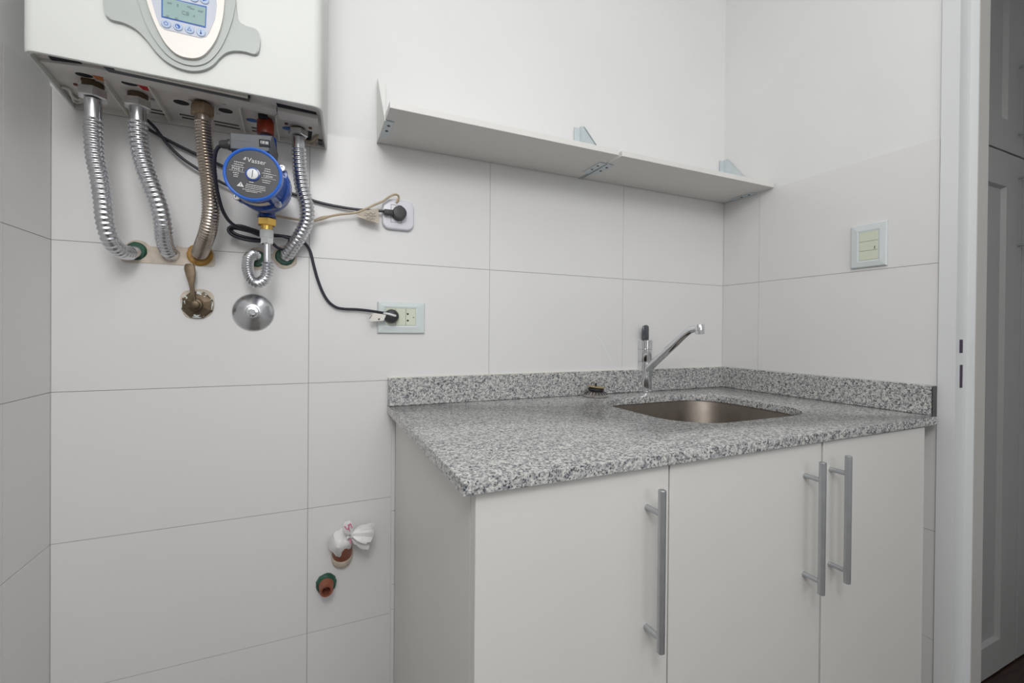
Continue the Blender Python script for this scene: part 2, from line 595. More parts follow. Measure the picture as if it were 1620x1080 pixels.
def bar_handle(x, y, z0, z1, p0, p1, r=0.005):
    bm = BM()
    lathe(bm, [(0, r), (z1 - z0, r)], (x, y - 0.034, z0), (0, 0, 1), 14)
    for z in (p0, p1):
        lathe(bm, [(0, r * 0.8), (0.034, r * 0.8)], (x, y, z), (0, -1, 0), 12)
    return bm


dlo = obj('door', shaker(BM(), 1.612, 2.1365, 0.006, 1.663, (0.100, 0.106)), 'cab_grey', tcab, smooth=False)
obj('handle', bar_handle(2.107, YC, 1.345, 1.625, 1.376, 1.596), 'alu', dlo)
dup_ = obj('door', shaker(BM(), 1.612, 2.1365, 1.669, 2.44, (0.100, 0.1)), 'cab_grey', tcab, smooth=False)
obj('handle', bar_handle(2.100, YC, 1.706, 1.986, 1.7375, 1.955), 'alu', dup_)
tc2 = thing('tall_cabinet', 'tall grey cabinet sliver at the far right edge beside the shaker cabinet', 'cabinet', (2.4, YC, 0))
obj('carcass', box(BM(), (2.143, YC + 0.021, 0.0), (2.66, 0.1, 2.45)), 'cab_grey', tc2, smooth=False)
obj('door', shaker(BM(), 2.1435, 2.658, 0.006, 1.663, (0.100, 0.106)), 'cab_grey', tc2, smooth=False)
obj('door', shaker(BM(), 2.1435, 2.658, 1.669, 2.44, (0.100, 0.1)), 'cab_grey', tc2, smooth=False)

# ------------------------------------------------------------------ granite worktop
ZC, ZB, ZU = 0.9036, 0.9688, 0.8868
X0, YFR = 0.1623, -0.5826
SX0, SX1, SY0, SY1, SR = 0.656, 1.056, -0.450, -0.112, 0.105
wt = thing('granite_worktop', 'speckled grey granite worktop with sink cutout on white cabinet', 'worktop', (0.71, -0.29, ZU))
b = BM()
outer = [(X0, YFR), (1.2380, -0.5775), (1.2385, -0.5660), (1.2565, -0.5660), (1.2565, -0.0005), (X0, -0.0005)]
vo = [b.verts.new((x, y, ZC)) for x, y in outer]
eo = [b.edges.new((vo[i], vo[(i + 1) % len(vo)])) for i in range(len(vo))]
vi = [b.verts.new((x, y, ZC)) for x, y in rrect(SX0, SX1, SY0, SY1, SR, 10)]
ei = [b.edges.new((vi[i], vi[(i + 1) % len(vi)])) for i in range(len(vi))]
r = bmesh.ops.triangle_fill(b, edges=eo + ei, use_beauty=True)
top = [f for f in b.faces]
ex = bmesh.ops.extrude_face_region(b, geom=top)
bmesh.ops.translate(b, verts=[v for v in ex['geom'] if isinstance(v, bmesh.types.BMVert)], vec=(0, 0, ZU - ZC))
be = [e for e in b.edges if all(abs(v.co.z - ZC) < 1e-6 for v in e.verts) and len(e.link_faces) == 2 and any(abs(f.normal.z) < 0.3 or f.calc_area() == 0 for f in e.link_faces)]
b.normal_update()
be = [e for e in b.edges if all(abs(v.co.z - ZC) < 1e-6 for v in e.verts) and any(abs(f.normal.z) < 0.3 for f in e.link_faces)]
bmesh.ops.bevel(b, geom=be, offset=0.0014, segments=2, affect='EDGES', profile=0.5)
obj('slab', b, 'granite', wt)
obj('backsplash', box(BM(), (X0 + 0.001, -0.020, ZC + 0.0003), (XR - 0.0005, -0.0005, ZB), 0.001), 'granite', wt, smooth=False)
obj('backsplash', box(BM(), (XR - 0.0205, -0.5645, ZC + 0.0003), (XR - 0.0005, -0.0205, ZB), 0.001), 'granite', wt, smooth=False)
obj('sealant_line', box(BM(), (X0 + 0.002, -0.003, ZB), (XR - 0.001, -0.0003, ZB + 0.0015)), 'lip', wt, smooth=False)

obj('dark_joint', box(BM(), (XR - 0.0195, -0.5673, ZU), (XR - 0.0035, -0.5662, ZB - 0.001)), 'screw', wt, smooth=False)

# sink basin under the slab
sk = thing('sink', 'stainless steel undermount sink basin in the granite worktop', 'sink', ((SX0 + SX1) / 2, (SY0 + SY1) / 2, 0.72))
b = BM()
rings = []
for g, z, rr in ((0.022, ZU - 0.0006, 0.12), (0.004, ZU - 0.0006, 0.108), (0.0035, ZU - 0.004, 0.107), (-0.006, ZU - 0.02, 0.10), (-0.014, ZU - 0.12, 0.09), (-0.024, ZU - 0.145, 0.08), (-0.05, ZU - 0.157, 0.05), (-0.10, ZU - 0.16, 0.03)):
    rings.append([b.verts.new((x, y, z)) for x, y in rrect(SX0 - g, SX1 + g, SY0 - g, SY1 + g, rr, 10)])
for p, q in zip(rings, rings[1:]):
    for k in range(len(p)):
        b.faces.new((p[k], q[k], q[(k + 1) % len(p)], p[(k + 1) % len(p)]))
b.faces.new(rings[-1])
bas = obj('basin', b, 'steel', sk)
obj('drain', lathe(BM(), [(0, 0.042), (0.002, 0.042), (0.003, 0.034), (-0.004, 0.03), (-0.004, 0)], (0.86, -0.28, ZU - 0.1598), (0, 0, 1)), 'nut', sk)

# ------------------------------------------------------------------ base cabinet
YD = -0.5726
cab = thing('base_cabinet', 'white laminate base cabinet with three doors under the granite worktop', 'cabinet', (0.69, -0.28, 0))
obj('side_panel', box(BM(), (0.1812, YD + 0.019, 0.0), (0.199, -0.007, 0.8855), 0.0004), 'laminate', cab, smooth=False)
obj('side_panel', box(BM(), (1.178, YD + 0.019, 0.0), (1.196, -0.007, 0.8855), 0.0004), 'laminate', cab, smooth=False)
obj('bottom_panel', box(BM(), (0.1995, YD + 0.019, 0.10), (1.1775, -0.007, 0.118)), 'laminate', cab, smooth=False)
obj('toe_kick', box(BM(), (0.1995, YD + 0.06, 0.0), (1.1775, YD + 0.075, 0.0995)), 'laminate', cab, smooth=False)
obj('divider', box(BM(), (0.478, YD + 0.019, 0.1185), (0.494, -0.03, 0.8855)), 'laminate', cab, smooth=False)
doors = [(0.1812, 0.4838), (0.4872, 0.8455), (0.8515, 1.1967)]
hd = [((1047, 775), (1046, 1032), (1030, 800), (1027, 988)), ((1301.5, 731), (1299.5, 940), (1281, 750), (1279, 904)), ((1342, 721), (1340.5, 922), (1321, 740), (1319, 888))]
hl = [None, None, None]
for k, (xa, xb) in enumerate(doors):
    dr = obj('door', box(BM(), (xa, YD, 0.105), (xb, YD + 0.018, 0.8835), 0.0007), ['laminate'], cab, smooth=False)
    YH = YD - 0.031
    t_, bt, p0, p1 = hd[k]
    T_, B_, P0, P1 = at(*t_, Y=YH), at(*bt, Y=YH), at(*p0, Y=YD), at(*p1, Y=YD)
    hx = (T_.x + B_.x) / 2
    bm = BM()
    lathe(bm, [(0, 0.0048), (0.0008, 0.0056), (T_.z - B_.z - 0.0008, 0.0056), (T_.z - B_.z, 0.0048)], (hx, YH, B_.z), (0, 0, 1), 18)
    for zz in (P0.z, P1.z):
        lathe(bm, [(0, 0.0042), (0.0305, 0.0042)], (hx, YD, zz), (0, -1, 0), 14)
    obj('handle', bm, 'alu', dr)
    obj('edge_band', box(BM(), (xb - 0.0006, YD + 0.0008, 0.106), (xb + 0.0006, YD + 0.0172, 0.883)), 'edge', dr, smooth=False)

# ------------------------------------------------------------------ wall shelves
ZS = 1.5166
TS = 0.0135


def bracket(parent, x, side, material):
    """triangular sheet beside the board end with a flange under the board; side = +1 flange towards +x"""
    bm = BM()
    t = 0.0018
    prof = [(0.0, ZS - 0.002), (0.0, ZS + 0.143), (-0.012, ZS + 0.143), (-0.125, ZS + 0.004), (-0.125, ZS - 0.002)]
    prism(bm, [(x, y - 0.0005, z) for y, z in prof], (-side * t, 0, 0), 0.0)
    xa, xb = sorted((x, x + side * 0.018))
    ob = obj('bracket', bm, material, parent, smooth=False)
    bm = BM()
    box(bm, (xa, -0.125, ZS - 0.0022), (xb, -0.045, ZS - 0.0003), 0.0004)
    fl = obj('bracket_flange', bm, 'galv', ob, smooth=False)
    bm = BM()
    box(bm, (xa, -0.0022, ZS + TS + 0.02), (xb, -0.0004, ZS + 0.14), 0.0003)
    obj('bracket_flange', bm, material, ob, smooth=False)
    for y in (-0.105, -0.078):
        obj('screw', lathe(BM(), [(0, 0.0036), (0.0012, 0.003), (0.0014, 0)], (x + side * 0.0095, y, ZS - 0.0021), (0, 0, -1), 12), 'screw', ob)
    obj('screw', lathe(BM(), [(0, 0.0042), (0.0014, 0.0034), (0.0016, 0)], (x + side * 0.0095, -0.0021, ZS + 0.085), (0, -1, 0), 12), 'screw', ob)


def shelf(xa, xb, label, ma, mb):
    t = thing('wall_shelf', label, 'shelf', ((xa + xb) / 2, -0.09, ZS))
    obj('board', box(BM(), (xa, -0.181, ZS), (xb, -0.0015, ZS + TS), 0.0006), 'laminate', t, smooth=False)
    bracket(t, xa - 0.0003, 1, ma)
    bracket(t, xb + 0.0003, -1, mb)


shelf(0.1366, 0.6880, 'left white wall shelf board, nearer to the water heater', 'white_metal', 'galv')
shelf(0.6975, 1.2562, 'right white wall shelf board ending at the room corner above the faucet', 'galv', 'galv')

# ------------------------------------------------------------------ water heater
ZH = 1.4815
heater = thing('water_heater', 'white wall hung water heater with grey fascia and small display', 'water heater', (-0.19, -0.1, ZH))


def heater_outline(g=0.0):
    pts = []
    yb, yf = -0.0015 - g * 0.3, -0.2 + g
    bl, br, fl, fr = -0.403 + g, 0.0285 - g, -0.3875 + g, 0.0145 - g
    r = 0.016
    pts.append((br, yb))
    # front right corner
    for k in range(7):
        a = PI / 2 * k / 6
        pts.append((fr - r + r * math.cos(a) + (0.001 if k == 0 else 0), yf + r - r * math.sin(a)))
    for k in range(7):
        a = PI / 2 + PI / 2 * k / 6
        pts.append((fl + r + r * math.cos(a), yf + r - r * math.sin(a)))
    pts.append((bl, yb))
    return pts


b = BM()
lv = [[b.verts.new((x, y, z)) for x, y in heater_outline(g)] for g, z in ((0.03, 2.1), (0.0, 2.09), (0.0, ZH + 0.004), (0.0008, ZH + 0.001), (0.0022, ZH), (0.0045, ZH), (0.0045, ZH + 0.012))]
n = len(lv[0])
for p, q in zip(lv, lv[1:]):
    for k in range(n):
        b.faces.new((p[k], q[k], q[(k + 1) % n], p[(k + 1) % n]))
b.faces.new(lv[0])
obj('casing', b, 'enamel', heater)
ZP = ZH + 0.010
b = BM()
prism(b, [(x, y, ZP) for x, y in heater_outline(0.0047)], (0, 0, 0.004))
under = obj('underside_panel', b, 'under', heater, smooth=False)


def U(px, py, dz=0.0):
    return at(px, py, Z=ZP + dz)


def under_poly(name, pts, m, h=0.001, up=0.0, bevel=0):
    q = [U(*p, -h) for p in pts]
    bm = BM()
    prism(bm, [(v.x, v.y, ZP - h) for v in q], (0, 0, h + up), bevel)
    return obj(name, bm, m, under, smooth=False)


def under_disc(name, px, py, rx, ry, m, h=0.0008):
    c = U(px, py)
    bm = BM()
    prism(bm, [(c.x + rx * math.cos(2 * PI * k / 20), c.y + ry * math.sin(2 * PI * k / 20), ZP - h) for k in range(20)], (0, 0, h))
    return obj(name, bm, m, under, smooth=False)


# front cross rail with the long slot, and the ribs that divide the bays
under_poly('front_rail', [(62, 97), (150, 108), (300, 141), (430, 170), (437, 178), (436, 183), (300, 152), (160, 121), (75, 105)], 'under', 0.005, bevel=0.0006)
under_poly('front_slot', [(164, 106.5), (396, 156), (395, 160.5), (172, 114)], 'pumpgrey', 0.0058)
under_poly('label_strip', [(180, 108), (392, 153.5), (392, 156), (182, 111)], 'lip', 0.0064)
for a_, c_ in (((166, 126), (207, 183)), ((235, 131), (273.5, 194)), ((379, 166), (389, 211)), ((436, 181), (443.5, 226))):
    p, q = U(*a_), U(*c_)
    dx = 0.0011
    obj('rib', prism(BM(), [(p.x - dx, p.y, ZP - 0.0085), (p.x + dx, p.y, ZP - 0.0085), (q.x + dx, q.y, ZP - 0.0085), (q.x - dx, q.y, ZP - 0.0085)], (0, 0, 0.0085)), 'lip', under, smooth=False)
under_poly('opening', [(75, 87), (92, 88), (118, 94), (130, 101), (128, 106), (112, 105), (94, 100), (80, 94)], 'black', 0.0009)
for px, py, rx, ry in ((133, 118.5, .011, .006), (205, 132, .011, .006), (287, 162, .012, .009), (357, 175, .0115, .009), (402, 171, .009, .007)):
    under_disc('opening', px, py, rx, ry, 'black')
obj('label', prism(BM(), [(v.x, v.y, ZP - 0.0010) for v in (U(146, 118), U(163, 122), U(164, 128), U(152, 124))], (0, 0, .001)), 'orange_label', under, smooth=False)
obj('label', prism(BM(), [(v.x, v.y, ZP - 0.0010) for v in (U(217, 133), U(238, 138), U(240, 144), U(226, 141))], (0, 0, .001)), 'red_label', under, smooth=False)
under_disc('label', 312, 152, .008, .006, 'yellow_label', 0.001)
under_disc('label', 399, 190, .010, .0075, 'blue_label', 0.001)
under_disc('label', 455, 203, .010, .0075, 'blue_label', 0.001)
for px, py in ((300, 158), (354, 165), (345, 180), (242, 157), (120, 133), (453, 195), (491, 202)):
    under_disc('screw', px, py, .0032, .0032, 'rust' if px in (120, 453, 491) else 'nut', 0.002)
for x0_, x1_, yy in ((232, 264, 171), (234, 262, 176), (284, 330, 180), (288, 330, 185), (338, 378, 191), (340, 380, 196), (398, 428, 201), (399, 428, 206)):
    k_ = (x1_ - x0_) * 0.19
    under_poly('vent_slit', [(x0_, yy), (x1_, yy + k_), (x1_, yy + k_ + 1.6), (x0_, yy + 1.6)], 'screw', 0.0008)
# right bay: a black slot behind a small front plate
under_poly('opening', [(437, 163.5), (500, 178), (502, 184), (440, 171)], 'black', 0.001)
under_poly('bay_plate', [(439, 176), (503, 188.5), (504, 199.5), (441, 188)], 'under', 0.009, bevel=0.0005)
under_poly('bay_plate', [(412, 168), (437, 174), (438, 181), (416, 177)], 'under', 0.007, bevel=0.0005)
# rear flange and the bits at its corners
b = BM()
box(b, (-0.398, -0.006, ZH), (0.024, -0.002, ZP))
obj('rear_flange', b, 'under', heater, smooth=False)
b = BM()
sweep(b, [U(98, 138, -.003), U(108, 141, -.004), U(114, 152, -.006), U(122, 157, -.004), U(130, 156, -.003)], 0.0022, 8)
sweep(b, [U(112, 148, -.003), U(117, 160, -.006), U(126, 162, -.004), U(135, 155, -.003)], 0.0018, 8)
obj('wire', b, 'lip', under)
b = BM()
sweep(b, [U(484, 222, -.003), U(492, 223, -.006), U(498, 219, -.004), U(503, 214, -.002)], 0.0022, 8)
sweep(b, [U(482, 226, -.003), U(494, 228, -.006), U(503, 219, -.004)], 0.0014, 8)
obj('wire', b, 'beige', under)
under_poly('opening', [(478, 206), (494, 209), (492, 222), (481, 221)], 'black', 0.001)
under_poly('opening', [(107, 152), (116, 158), (121, 166), (112, 160)], 'black', 0.001)
under_poly('clip', [(503, 222), (510, 224), (510, 234), (505, 233)], 'pumpgrey', 0.004)
under_poly('rust_stain', [(128, 122), (150, 126), (150, 131), (140, 130), (127, 126)], 'rust', 0.0005)

# fascia on the front
YP = -0.2005


def F(px, py, y=YP):
    return at(px, py, Y=y)


fas = smooth_poly([(164, -60), (162, -25), (163, 8), (167, 23), (176, 30.5), (195, 35.5), (215, 46), (232, 63), (247, 82), (262, 96), (280, 106), (300, 111.5), (320, 110.5), (336, 103), (347, 91.5), (357, 83.5), (370, 80), (386, 81), (402, 85), (409, 81), (411.5, 62), (407.5, 48), (399, 43.5), (385, 39), (377, 30), (374, 15), (371, -10), (360, -40), (330, -75), (260, -100), (200, -95)], 5)
f1 = obj('fascia', face_prism(BM(), fas, YP - 0.006, 0.0062, 0.0012, 2), 'fascia', heater)
rim = smooth_poly([(216, -20), (222, 12), (232, 40), (247, 66), (265, 87), (285, 99), (305, 103.5), (322, 101), (336, 92), (350, 74), (362, 48), (370, 20), (371, -10), (345, -50), (290, -70), (235, -55)], 5)
obj('fascia_rim', face_prism(BM(), rim, YP - 0.0085, 0.003, 0.0012, 2), 'fascia', heater)
podp = smooth_poly([(229, -20), (233, 4), (240, 25), (250, 48), (263, 70), (280, 85.5), (300, 91.5), (317, 89.5), (330, 79), (342, 61), (350, 38), (354, 14), (353, -10), (335, -40), (290, -55), (245, -45)], 5)
YQ = YP - 0.014
pod = obj('control_pod', face_prism(BM(), podp, YQ, 0.006, 0.0018, 3), 'pod', heater)
key = [(237, -25), (240, 2), (247, 26), (253, 40), (261, 46.5), (318, 60), (326, 58), (331, 51), (340, 30), (343, 8), (341, -12), (300, -36), (250, -38)]
obj('keypad', face_prism(BM(), key, YQ - 0.0008, 0.001), 'keypad', pod, smooth=False)
obj('screen_bezel', face_prism(BM(), [(255.3, -6), (255.3, 27), (325.5, 44), (327, 10)], YQ - 0.0013, 0.001), 'blue_ink', pod, smooth=False)
obj('screen', face_prism(BM(), [(257.5, -5), (257.5, 25.5), (324, 41.5), (325.5, 12)], YQ - 0.0018, 0.001), 'screen', pod, smooth=False)
# faint segments on the display
ux = (F(326, 43, YQ) - F(256, 26, YQ)).normalized()
bm = text_bm('C8', 0.0085, F(293, 21, YQ - 0.0021), (1, 0, 0), (0, 0, 1), 0.0003)
obj('display_text', bm, 'lcd_ink', pod, smooth=False)
b = BM()
for px, py, w_, h_ in ((268, 4, 7, 2.5), (281, 8, 3, 4), (299, 10, 6, 2), (304, 13, 7, 2), (317, 17, 8, 2.5), (265, 25, 4, 3), (279, 28.5, 5, 3), (307, 25, 3, 3)):
    face_prism(b, [(px - w_ / 2, py - h_ / 2), (px + w_ / 2, py - h_ / 2 + w_ * .2), (px + w_ / 2, py + h_ / 2 + w_ * .2), (px - w_ / 2, py + h_ / 2)], YQ - 0.0021, 0.0003)
obj('display_symbols', b, 'lcd_ink', pod, smooth=False)


def ring_bm(bm, c, r0, r1, y, seg=18, a0=0, a1=2 * PI):
    n_ = seg
    for k in range(n_):
        t0, t1 = a0 + (a1 - a0) * k / n_, a0 + (a1 - a0) * (k + 1) / n_
        q = [bm.verts.new((c.x + r * math.cos(t), y, c.z + r * math.sin(t))) for r, t in ((r0, t0), (r1, t0), (r1, t1), (r0, t1))]
        bm.faces.new(q)
    return bm


for k, (px, py) in enumerate(((263, 38), (281.5, 42.5), (300, 47), (318, 51.5), (307, -3), (323.5, .5))):
    c = F(px, py, YQ - 0.001)
    bt = obj('button', lathe(BM(), [(0, 0.0066), (0.001, 0.0064), (0.0016, 0.0058), (0.0016, 0)], (c.x, YQ - 0.0008, c.z), (0, -1, 0), 20), 'button', pod)
    b = BM()
    yy = YQ - 0.0027
    if k == 0:
        ring_bm(b, c, 0.0022, 0.0030, yy, 14, PI * 0.65, PI * 2.35)
        box(b, (c.x - .0004, yy, c.z + .0010), (c.x + .0004, yy + .0002, c.z + .0036))
    elif k == 1:
        ring_bm(b, c, 0.0, 0.0034, yy, 14, -0.9, 2.2)
        ring_bm(b, c, 0.0024, 0.0034, yy, 14, 2.2, 5.38)
    elif k == 2:
        prism(b, [(c.x - .0030, yy, c.z - .0018), (c.x + .0030, yy, c.z - .0018), (c.x + .0030, yy, c.z - .0026), (c.x - .0030, yy, c.z - .0026)], (0, .0002, 0))
        prism(b, [(c.x - .0030, yy, c.z - .0018), (c.x, yy, c.z + .0032), (c.x + .0006, yy, c.z + .0032), (c.x - .0022, yy, c.z - .0018)], (0, .0002, 0))
        prism(b, [(c.x + .0030, yy, c.z - .0018), (c.x, yy, c.z + .0032), (c.x - .0006, yy, c.z + .0032), (c.x + .0022, yy, c.z - .0018)], (0, .0002, 0))
    elif k == 3:
        box(b, (c.x - .0005, yy, c.z - .0030), (c.x + .0005, yy + .0002, c.z + .0030))
        ring_bm(b, Vector((c.x, 0, c.z - .002)), 0, .0014, yy, 12)
    elif k == 5:
        prism(b, [(c.x - .002, yy, c.z - .003), (c.x - .002, yy, c.z + .003), (c.x + .003, yy, c.z)], (0, .0002, 0))
    else:
        ring_bm(b, c, 0.0012, 0.0022, yy, 12)
    obj('icon', b, 'blue_ink', bt, smooth=False)

# ------------------------------------------------------------------ mortar patches and seals on the tiled wall
def wall_patch(pts, m='mortar', t=0.0016, name='mortar_patch', n=4, y=0.0):
    return obj(name, face_prism(BM(), smooth_poly(pts, n), y - t, t, 0.0006, 1), m, wb)


wall_patch([(193, 413), (196, 396), (201, 385), (212, 379.5), (228, 382), (238, 389.5), (255, 389), (272, 386), (289, 391), (300, 391), (312, 383), (326, 385), (337, 396), (340, 408), (338, 421), (322, 421), (300, 420), (270, 418), (230, 415.5)])
for cx, cy, r in ((405, 409, 19), (451, 406, 20)):
    wall_patch([(cx + r * (1 + .1 * math.sin(3 * k + cx)) * math.cos(k * PI / 5), cy + r * .95 * math.sin(k * PI / 5)) for k in range(10)])
wall_patch([(285, 470), (291, 461), (304, 458), (322, 457.5), (336, 464), (339, 476), (337, 492), (326, 502), (308, 504), (293, 500), (287, 486)])
wall_patch([(525, 872), (530, 865), (546, 866), (558, 868), (557, 880), (551, 888), (541, 892), (531, 889), (526, 881)], 'mortar', 0.0010)


def seal(px, py, r, m, label):
    c = at(px, py, Y=0)
    bm = BM()
    ax = Vector((0, -1, 0))
    lathe(bm, [(0, r), (0.003, r * 0.97), (0.005, r * 0.86), (0.005, r * .6)], (c.x, -0.0012, c.z), ax, 22)
    for v in bm.verts:
        v.co.x += random.uniform(-.0008, .0008)
        v.co.z += random.uniform(-.0008, .0008)
    return obj('pipe_seal', bm, m, wb)


seal(216, 397, 0.0172, 'green', '')
seal(272, 402, 0.014, 'nut', '')
seal(317, 403, 0.0225, 'orange_seal', '')
seal(406, 409, 0.0175, 'green', '')
seal(451, 406, 0.0188, 'green', '')


# ------------------------------------------------------------------ corrugated hoses
def corr(r0, pitch, amp, smooth0=0.0, smooth1=0.0, r_s=None):
    def f(s, L):
        if s < smooth0 or s > L - smooth1:
            return r_s or r0 * 0.9
        return r0 * (1 - amp + amp * 2 * (0.5 + 0.5 * math.cos(2 * PI * s / pitch)))
    return f


def flexible_hose(label, pts, r0, pitch, m, nutm, nut_r, nut_at, nut_h, smooth0=0.03, smooth1=0.006, amp=0.070, seal_m=None):
    P = [at(px, py, Y=y) for px, py, y in pts]
    t = thing('flexible_hose', label, 'hose', P[-1])
    bm = BM()
    sweep(bm, P, corr(r0, pitch, amp, smooth0, smooth1), 18, pitch / 8)
    obj('corrugated_tube', bm, m, t)
    c = at(*nut_at[:2], Y=nut_at[2])
    bm = BM()
    lathe(bm, [(0, nut_r * 0.86), (0.0012, nut_r), (nut_h - 0.0012, nut_r), (nut_h, nut_r * 0.86)], (c.x, c.y, c.z - nut_h / 2), (0, 0, 1), 6, 0.3)
    obj('nut', bm, nutm, t, smooth=False)
    top = c.z + nut_h / 2
    bm = BM()
    lathe(bm, [(0, nut_r * 0.70), (max(ZP - 0.0006 - top, 0.004), nut_r * 0.70)], (c.x, c.y, top), (0, 0, 1), 20)
    obj('threaded_tail', bm, 'old_brass', t)
    return t


flexible_hose('leftmost steel hose under the heater, kinked midway and bending into the wall',
              [(147, 158, -.104), (147.5, 185, -.104), (148, 215, -.104), (151, 250, -.104), (158, 285, -.103), (163, 320, -.100), (166, 350, -.095), (175, 380, -.082), (190, 396, -.055), (203, 400, -.028), (215, 398, -.004)],
              0.0126, 0.0082, 'hose', 'nut', 0.0205, (147, 149, -.104), 0.016, 0.032, 0.02)
flexible_hose('second steel hose from the left, bending smoothly to the mortar strip',
              [(218, 172, -.0925), (218.5, 195, -.0925), (220, 225, -.0925), (228, 262, -.092), (240, 295, -.090), (252, 327, -.082), (258, 355, -.068), (260, 378, -.045), (266, 395, -.02), (272, 402, -.003)],
              0.0136, 0.0080, 'hose', 'nut', 0.0205, (218, 165, -.0925), 0.015, 0.024, 0.012)
flexible_hose('brownish aged gas hose between bright hoses, ending in amber seal',
              [(321, 180, -.106), (322, 198, -.106), (324, 230, -.106), (329, 270, -.105), (332.5, 305, -.102), (333.5, 335, -.095), (329, 365, -.078), (321, 388, -.045), (315, 402, -.004)],
              0.0138, 0.0053, 'hose_brown', 'nut_brown', 0.0190, (320.5, 175, -.106), 0.020, 0.014, 0.006, 0.06)
flexible_hose('rightmost steel hose beside the blue pump, curving back to green seal',
              [(472, 218, -.066), (472.5, 235, -.066), (474, 265, -.066), (478, 297, -.065), (485, 325, -.062), (485, 350, -.056), (474, 374, -.044), (462, 392, -.026), (452, 406, -.004)],
              0.0134, 0.0078, 'hose', 'nut', 0.0190, (471.5, 211, -.066), 0.013, 0.022, 0.006)
# fitting collar under the right nut, in white tape
# ------------------------------------------------------------------ circulation pump
PF = at(400, 275.5, Y=-0.200)
PV = at(423, 302, Y=-0.100)
ax = (PV - PF).normalized()
PY_ = -0.0856
pump = thing('circulation_pump', 'blue circulation pump with grey control box hanging below the heater', 'pump', at(422, 345, Y=PY_))
LEN = (PV - PF).length
RM = 0.0455
b = BM()
lathe(b, [(0.004, RM * .90), (0.002, RM * .97), (0.004, RM), (0.012, RM), (0.016, RM * .97), (LEN * .5, RM * .98), (LEN * .52, RM * 1.06)], PF, ax, 48)
motor = obj('motor_housing', b, 'blue', pump)
b = BM()
lathe(b, [(0.004, RM * .885), (0.0, RM * .90), (-0.0012, RM * .95), (0.0, RM * 1.0), (0.009, RM * 1.012), (0.011, RM * .99)], PF, ax, 48)
obj('face_ring', b, 'bluering', pump)
b = BM()
lathe(b, [(0.003, RM * .89), (0.0008, RM * .89), (0.0006, RM * .30), (0.0006, 0)], PF, ax, 48)
plate = obj('name_plate', b, 'label_grey', pump)
b = BM()
lathe(b, [(0.001, 0.0112), (-0.0012, 0.0112), (-0.0014, 0.0095), (0.0004, 0.009)], PF, ax, 28)
obj('plug_ring', b, 'blue', plate)
b = BM()
lathe(b, [(0.001, 0.0090), (-0.0022, 0.0088), (-0.0028, 0.0078), (-0.0028, 0)], PF, ax, 28)
scr = obj('vent_screw', b, 'white_plastic', plate)
# frame on the face: right and up seen from the front
fn = -ax
fr_ = Vector((0, 0, 1)).cross(fn).normalized()
fu = fn.cross(fr_).normalized()
# the face is turned a little clockwise about its axis, like the text on it
rot = math.radians(-6)
fr2 = (fr_ * math.cos(rot) + fu * math.sin(rot)).normalized()
fu2 = fn.cross(fr2).normalized()
fr_, fu = fr2, fu2


def on_face(x, y, lift=0.0002):
    return PF + fr_ * x + fu * y + fn * lift


b = text_bm('Vasser', 0.0108, on_face(0.0035, 0.0225), fr_, fu, 0.0003)
b2 = BM()
for k in range(3):
    y0_ = 0.0215 + k * 0.0018
    pts = [on_face(-0.0175 + k * .001, y0_), on_face(-0.0135 + k * .0004, y0_), on_face(-0.0130 + k * .0004, y0_ + .0012), on_face(-0.0165 + k * .001, y0_ + .0012)]
    prism(b, pts, fn * -0.0003)
obj('brand_text', b, 'white_ink', plate, smooth=False)
b = text_bm('PWE-1', 0.0062, on_face(-0.0235, 0.0035), fr_, fu, 0.0003)
obj('plate_text', b, 'white_ink', plate, smooth=False)
b = text_bm('120W', 0.0060, on_face(0.0235, 0.0005), fr_, fu, 0.0003)
obj('plate_text', b, 'white_ink', plate, smooth=False)
b = BM()
rng = random.Random(3)


def dashes(x0, x1, y, h=0.0011):
    x = x0
    while x < x1:
        w_ = rng.uniform(.0012, .0036)
        prism(b, [on_face(x, y), on_face(min(x + w_, x1), y), on_face(min(x + w_, x1), y + h), on_face(x, y + h)], fn * -0.0003)
        x += w_ + 0.0006


for xa, xb, y in ((-.030, -.014, .0150), (-.030, -.016, .0112), (-.033, -.014, .0075), (-.030, -.021, -.0035), (-.0285, -.0215, -.0068), (-.0285, -.022, -.0098), (.017, .026, .0125), (.0165, .027, .0088), (.0155, .028, .0050), (.015, .0285, -.0072), (.016, .0275, -.0108), (-.004, .003, -.0145)):
    dashes(xa, xb, y)
for xa, xb, y in ((-.036, -.013, .0000), (.013, .036, .0048), (.013, .036, -.0030)):
    prism(b, [on_face(xa, y), on_face(xb, y), on_face(xb, y + .0005), on_face(xa, y + .0005)], fn * -0.0003)
# warning triangle and its box of small print
tri = [(-.022, -.0245), (-.011, -.0245), (-.0165, -.0165)]
prism(b, [on_face(*p) for p in tri], fn * -0.0003)
for xa, xb, y in ((-.008, .022, -.0190), (-.009, .022, -.0220), (-.009, .022, -.0250), (-.013, .017, -.0282), (-.008, .010, -.0308)):
    dashes(xa, xb, y, 0.0010)
obj('plate_print', b, 'white_ink', plate, smooth=False)
b = BM()
prism(b, [on_face(-.0169, -.0232, .0004), on_face(-.0161, -.0232, .0004), on_face(-.0161, -.0186, .0004), on_face(-.0169, -.0186, .0004)], fn * -0.0003)
obj('warning_mark', b, 'label_grey', plate, smooth=False)
b = BM()
prism(b, [on_face(-.0006, -.006, .0030), on_face(.0006, -.006, .0030), on_face(.0006, .006, .0030), on_face(-.0006, .006, .0030)], fn * -0.0003)
obj('slot', b, 'screw', plate, smooth=False)

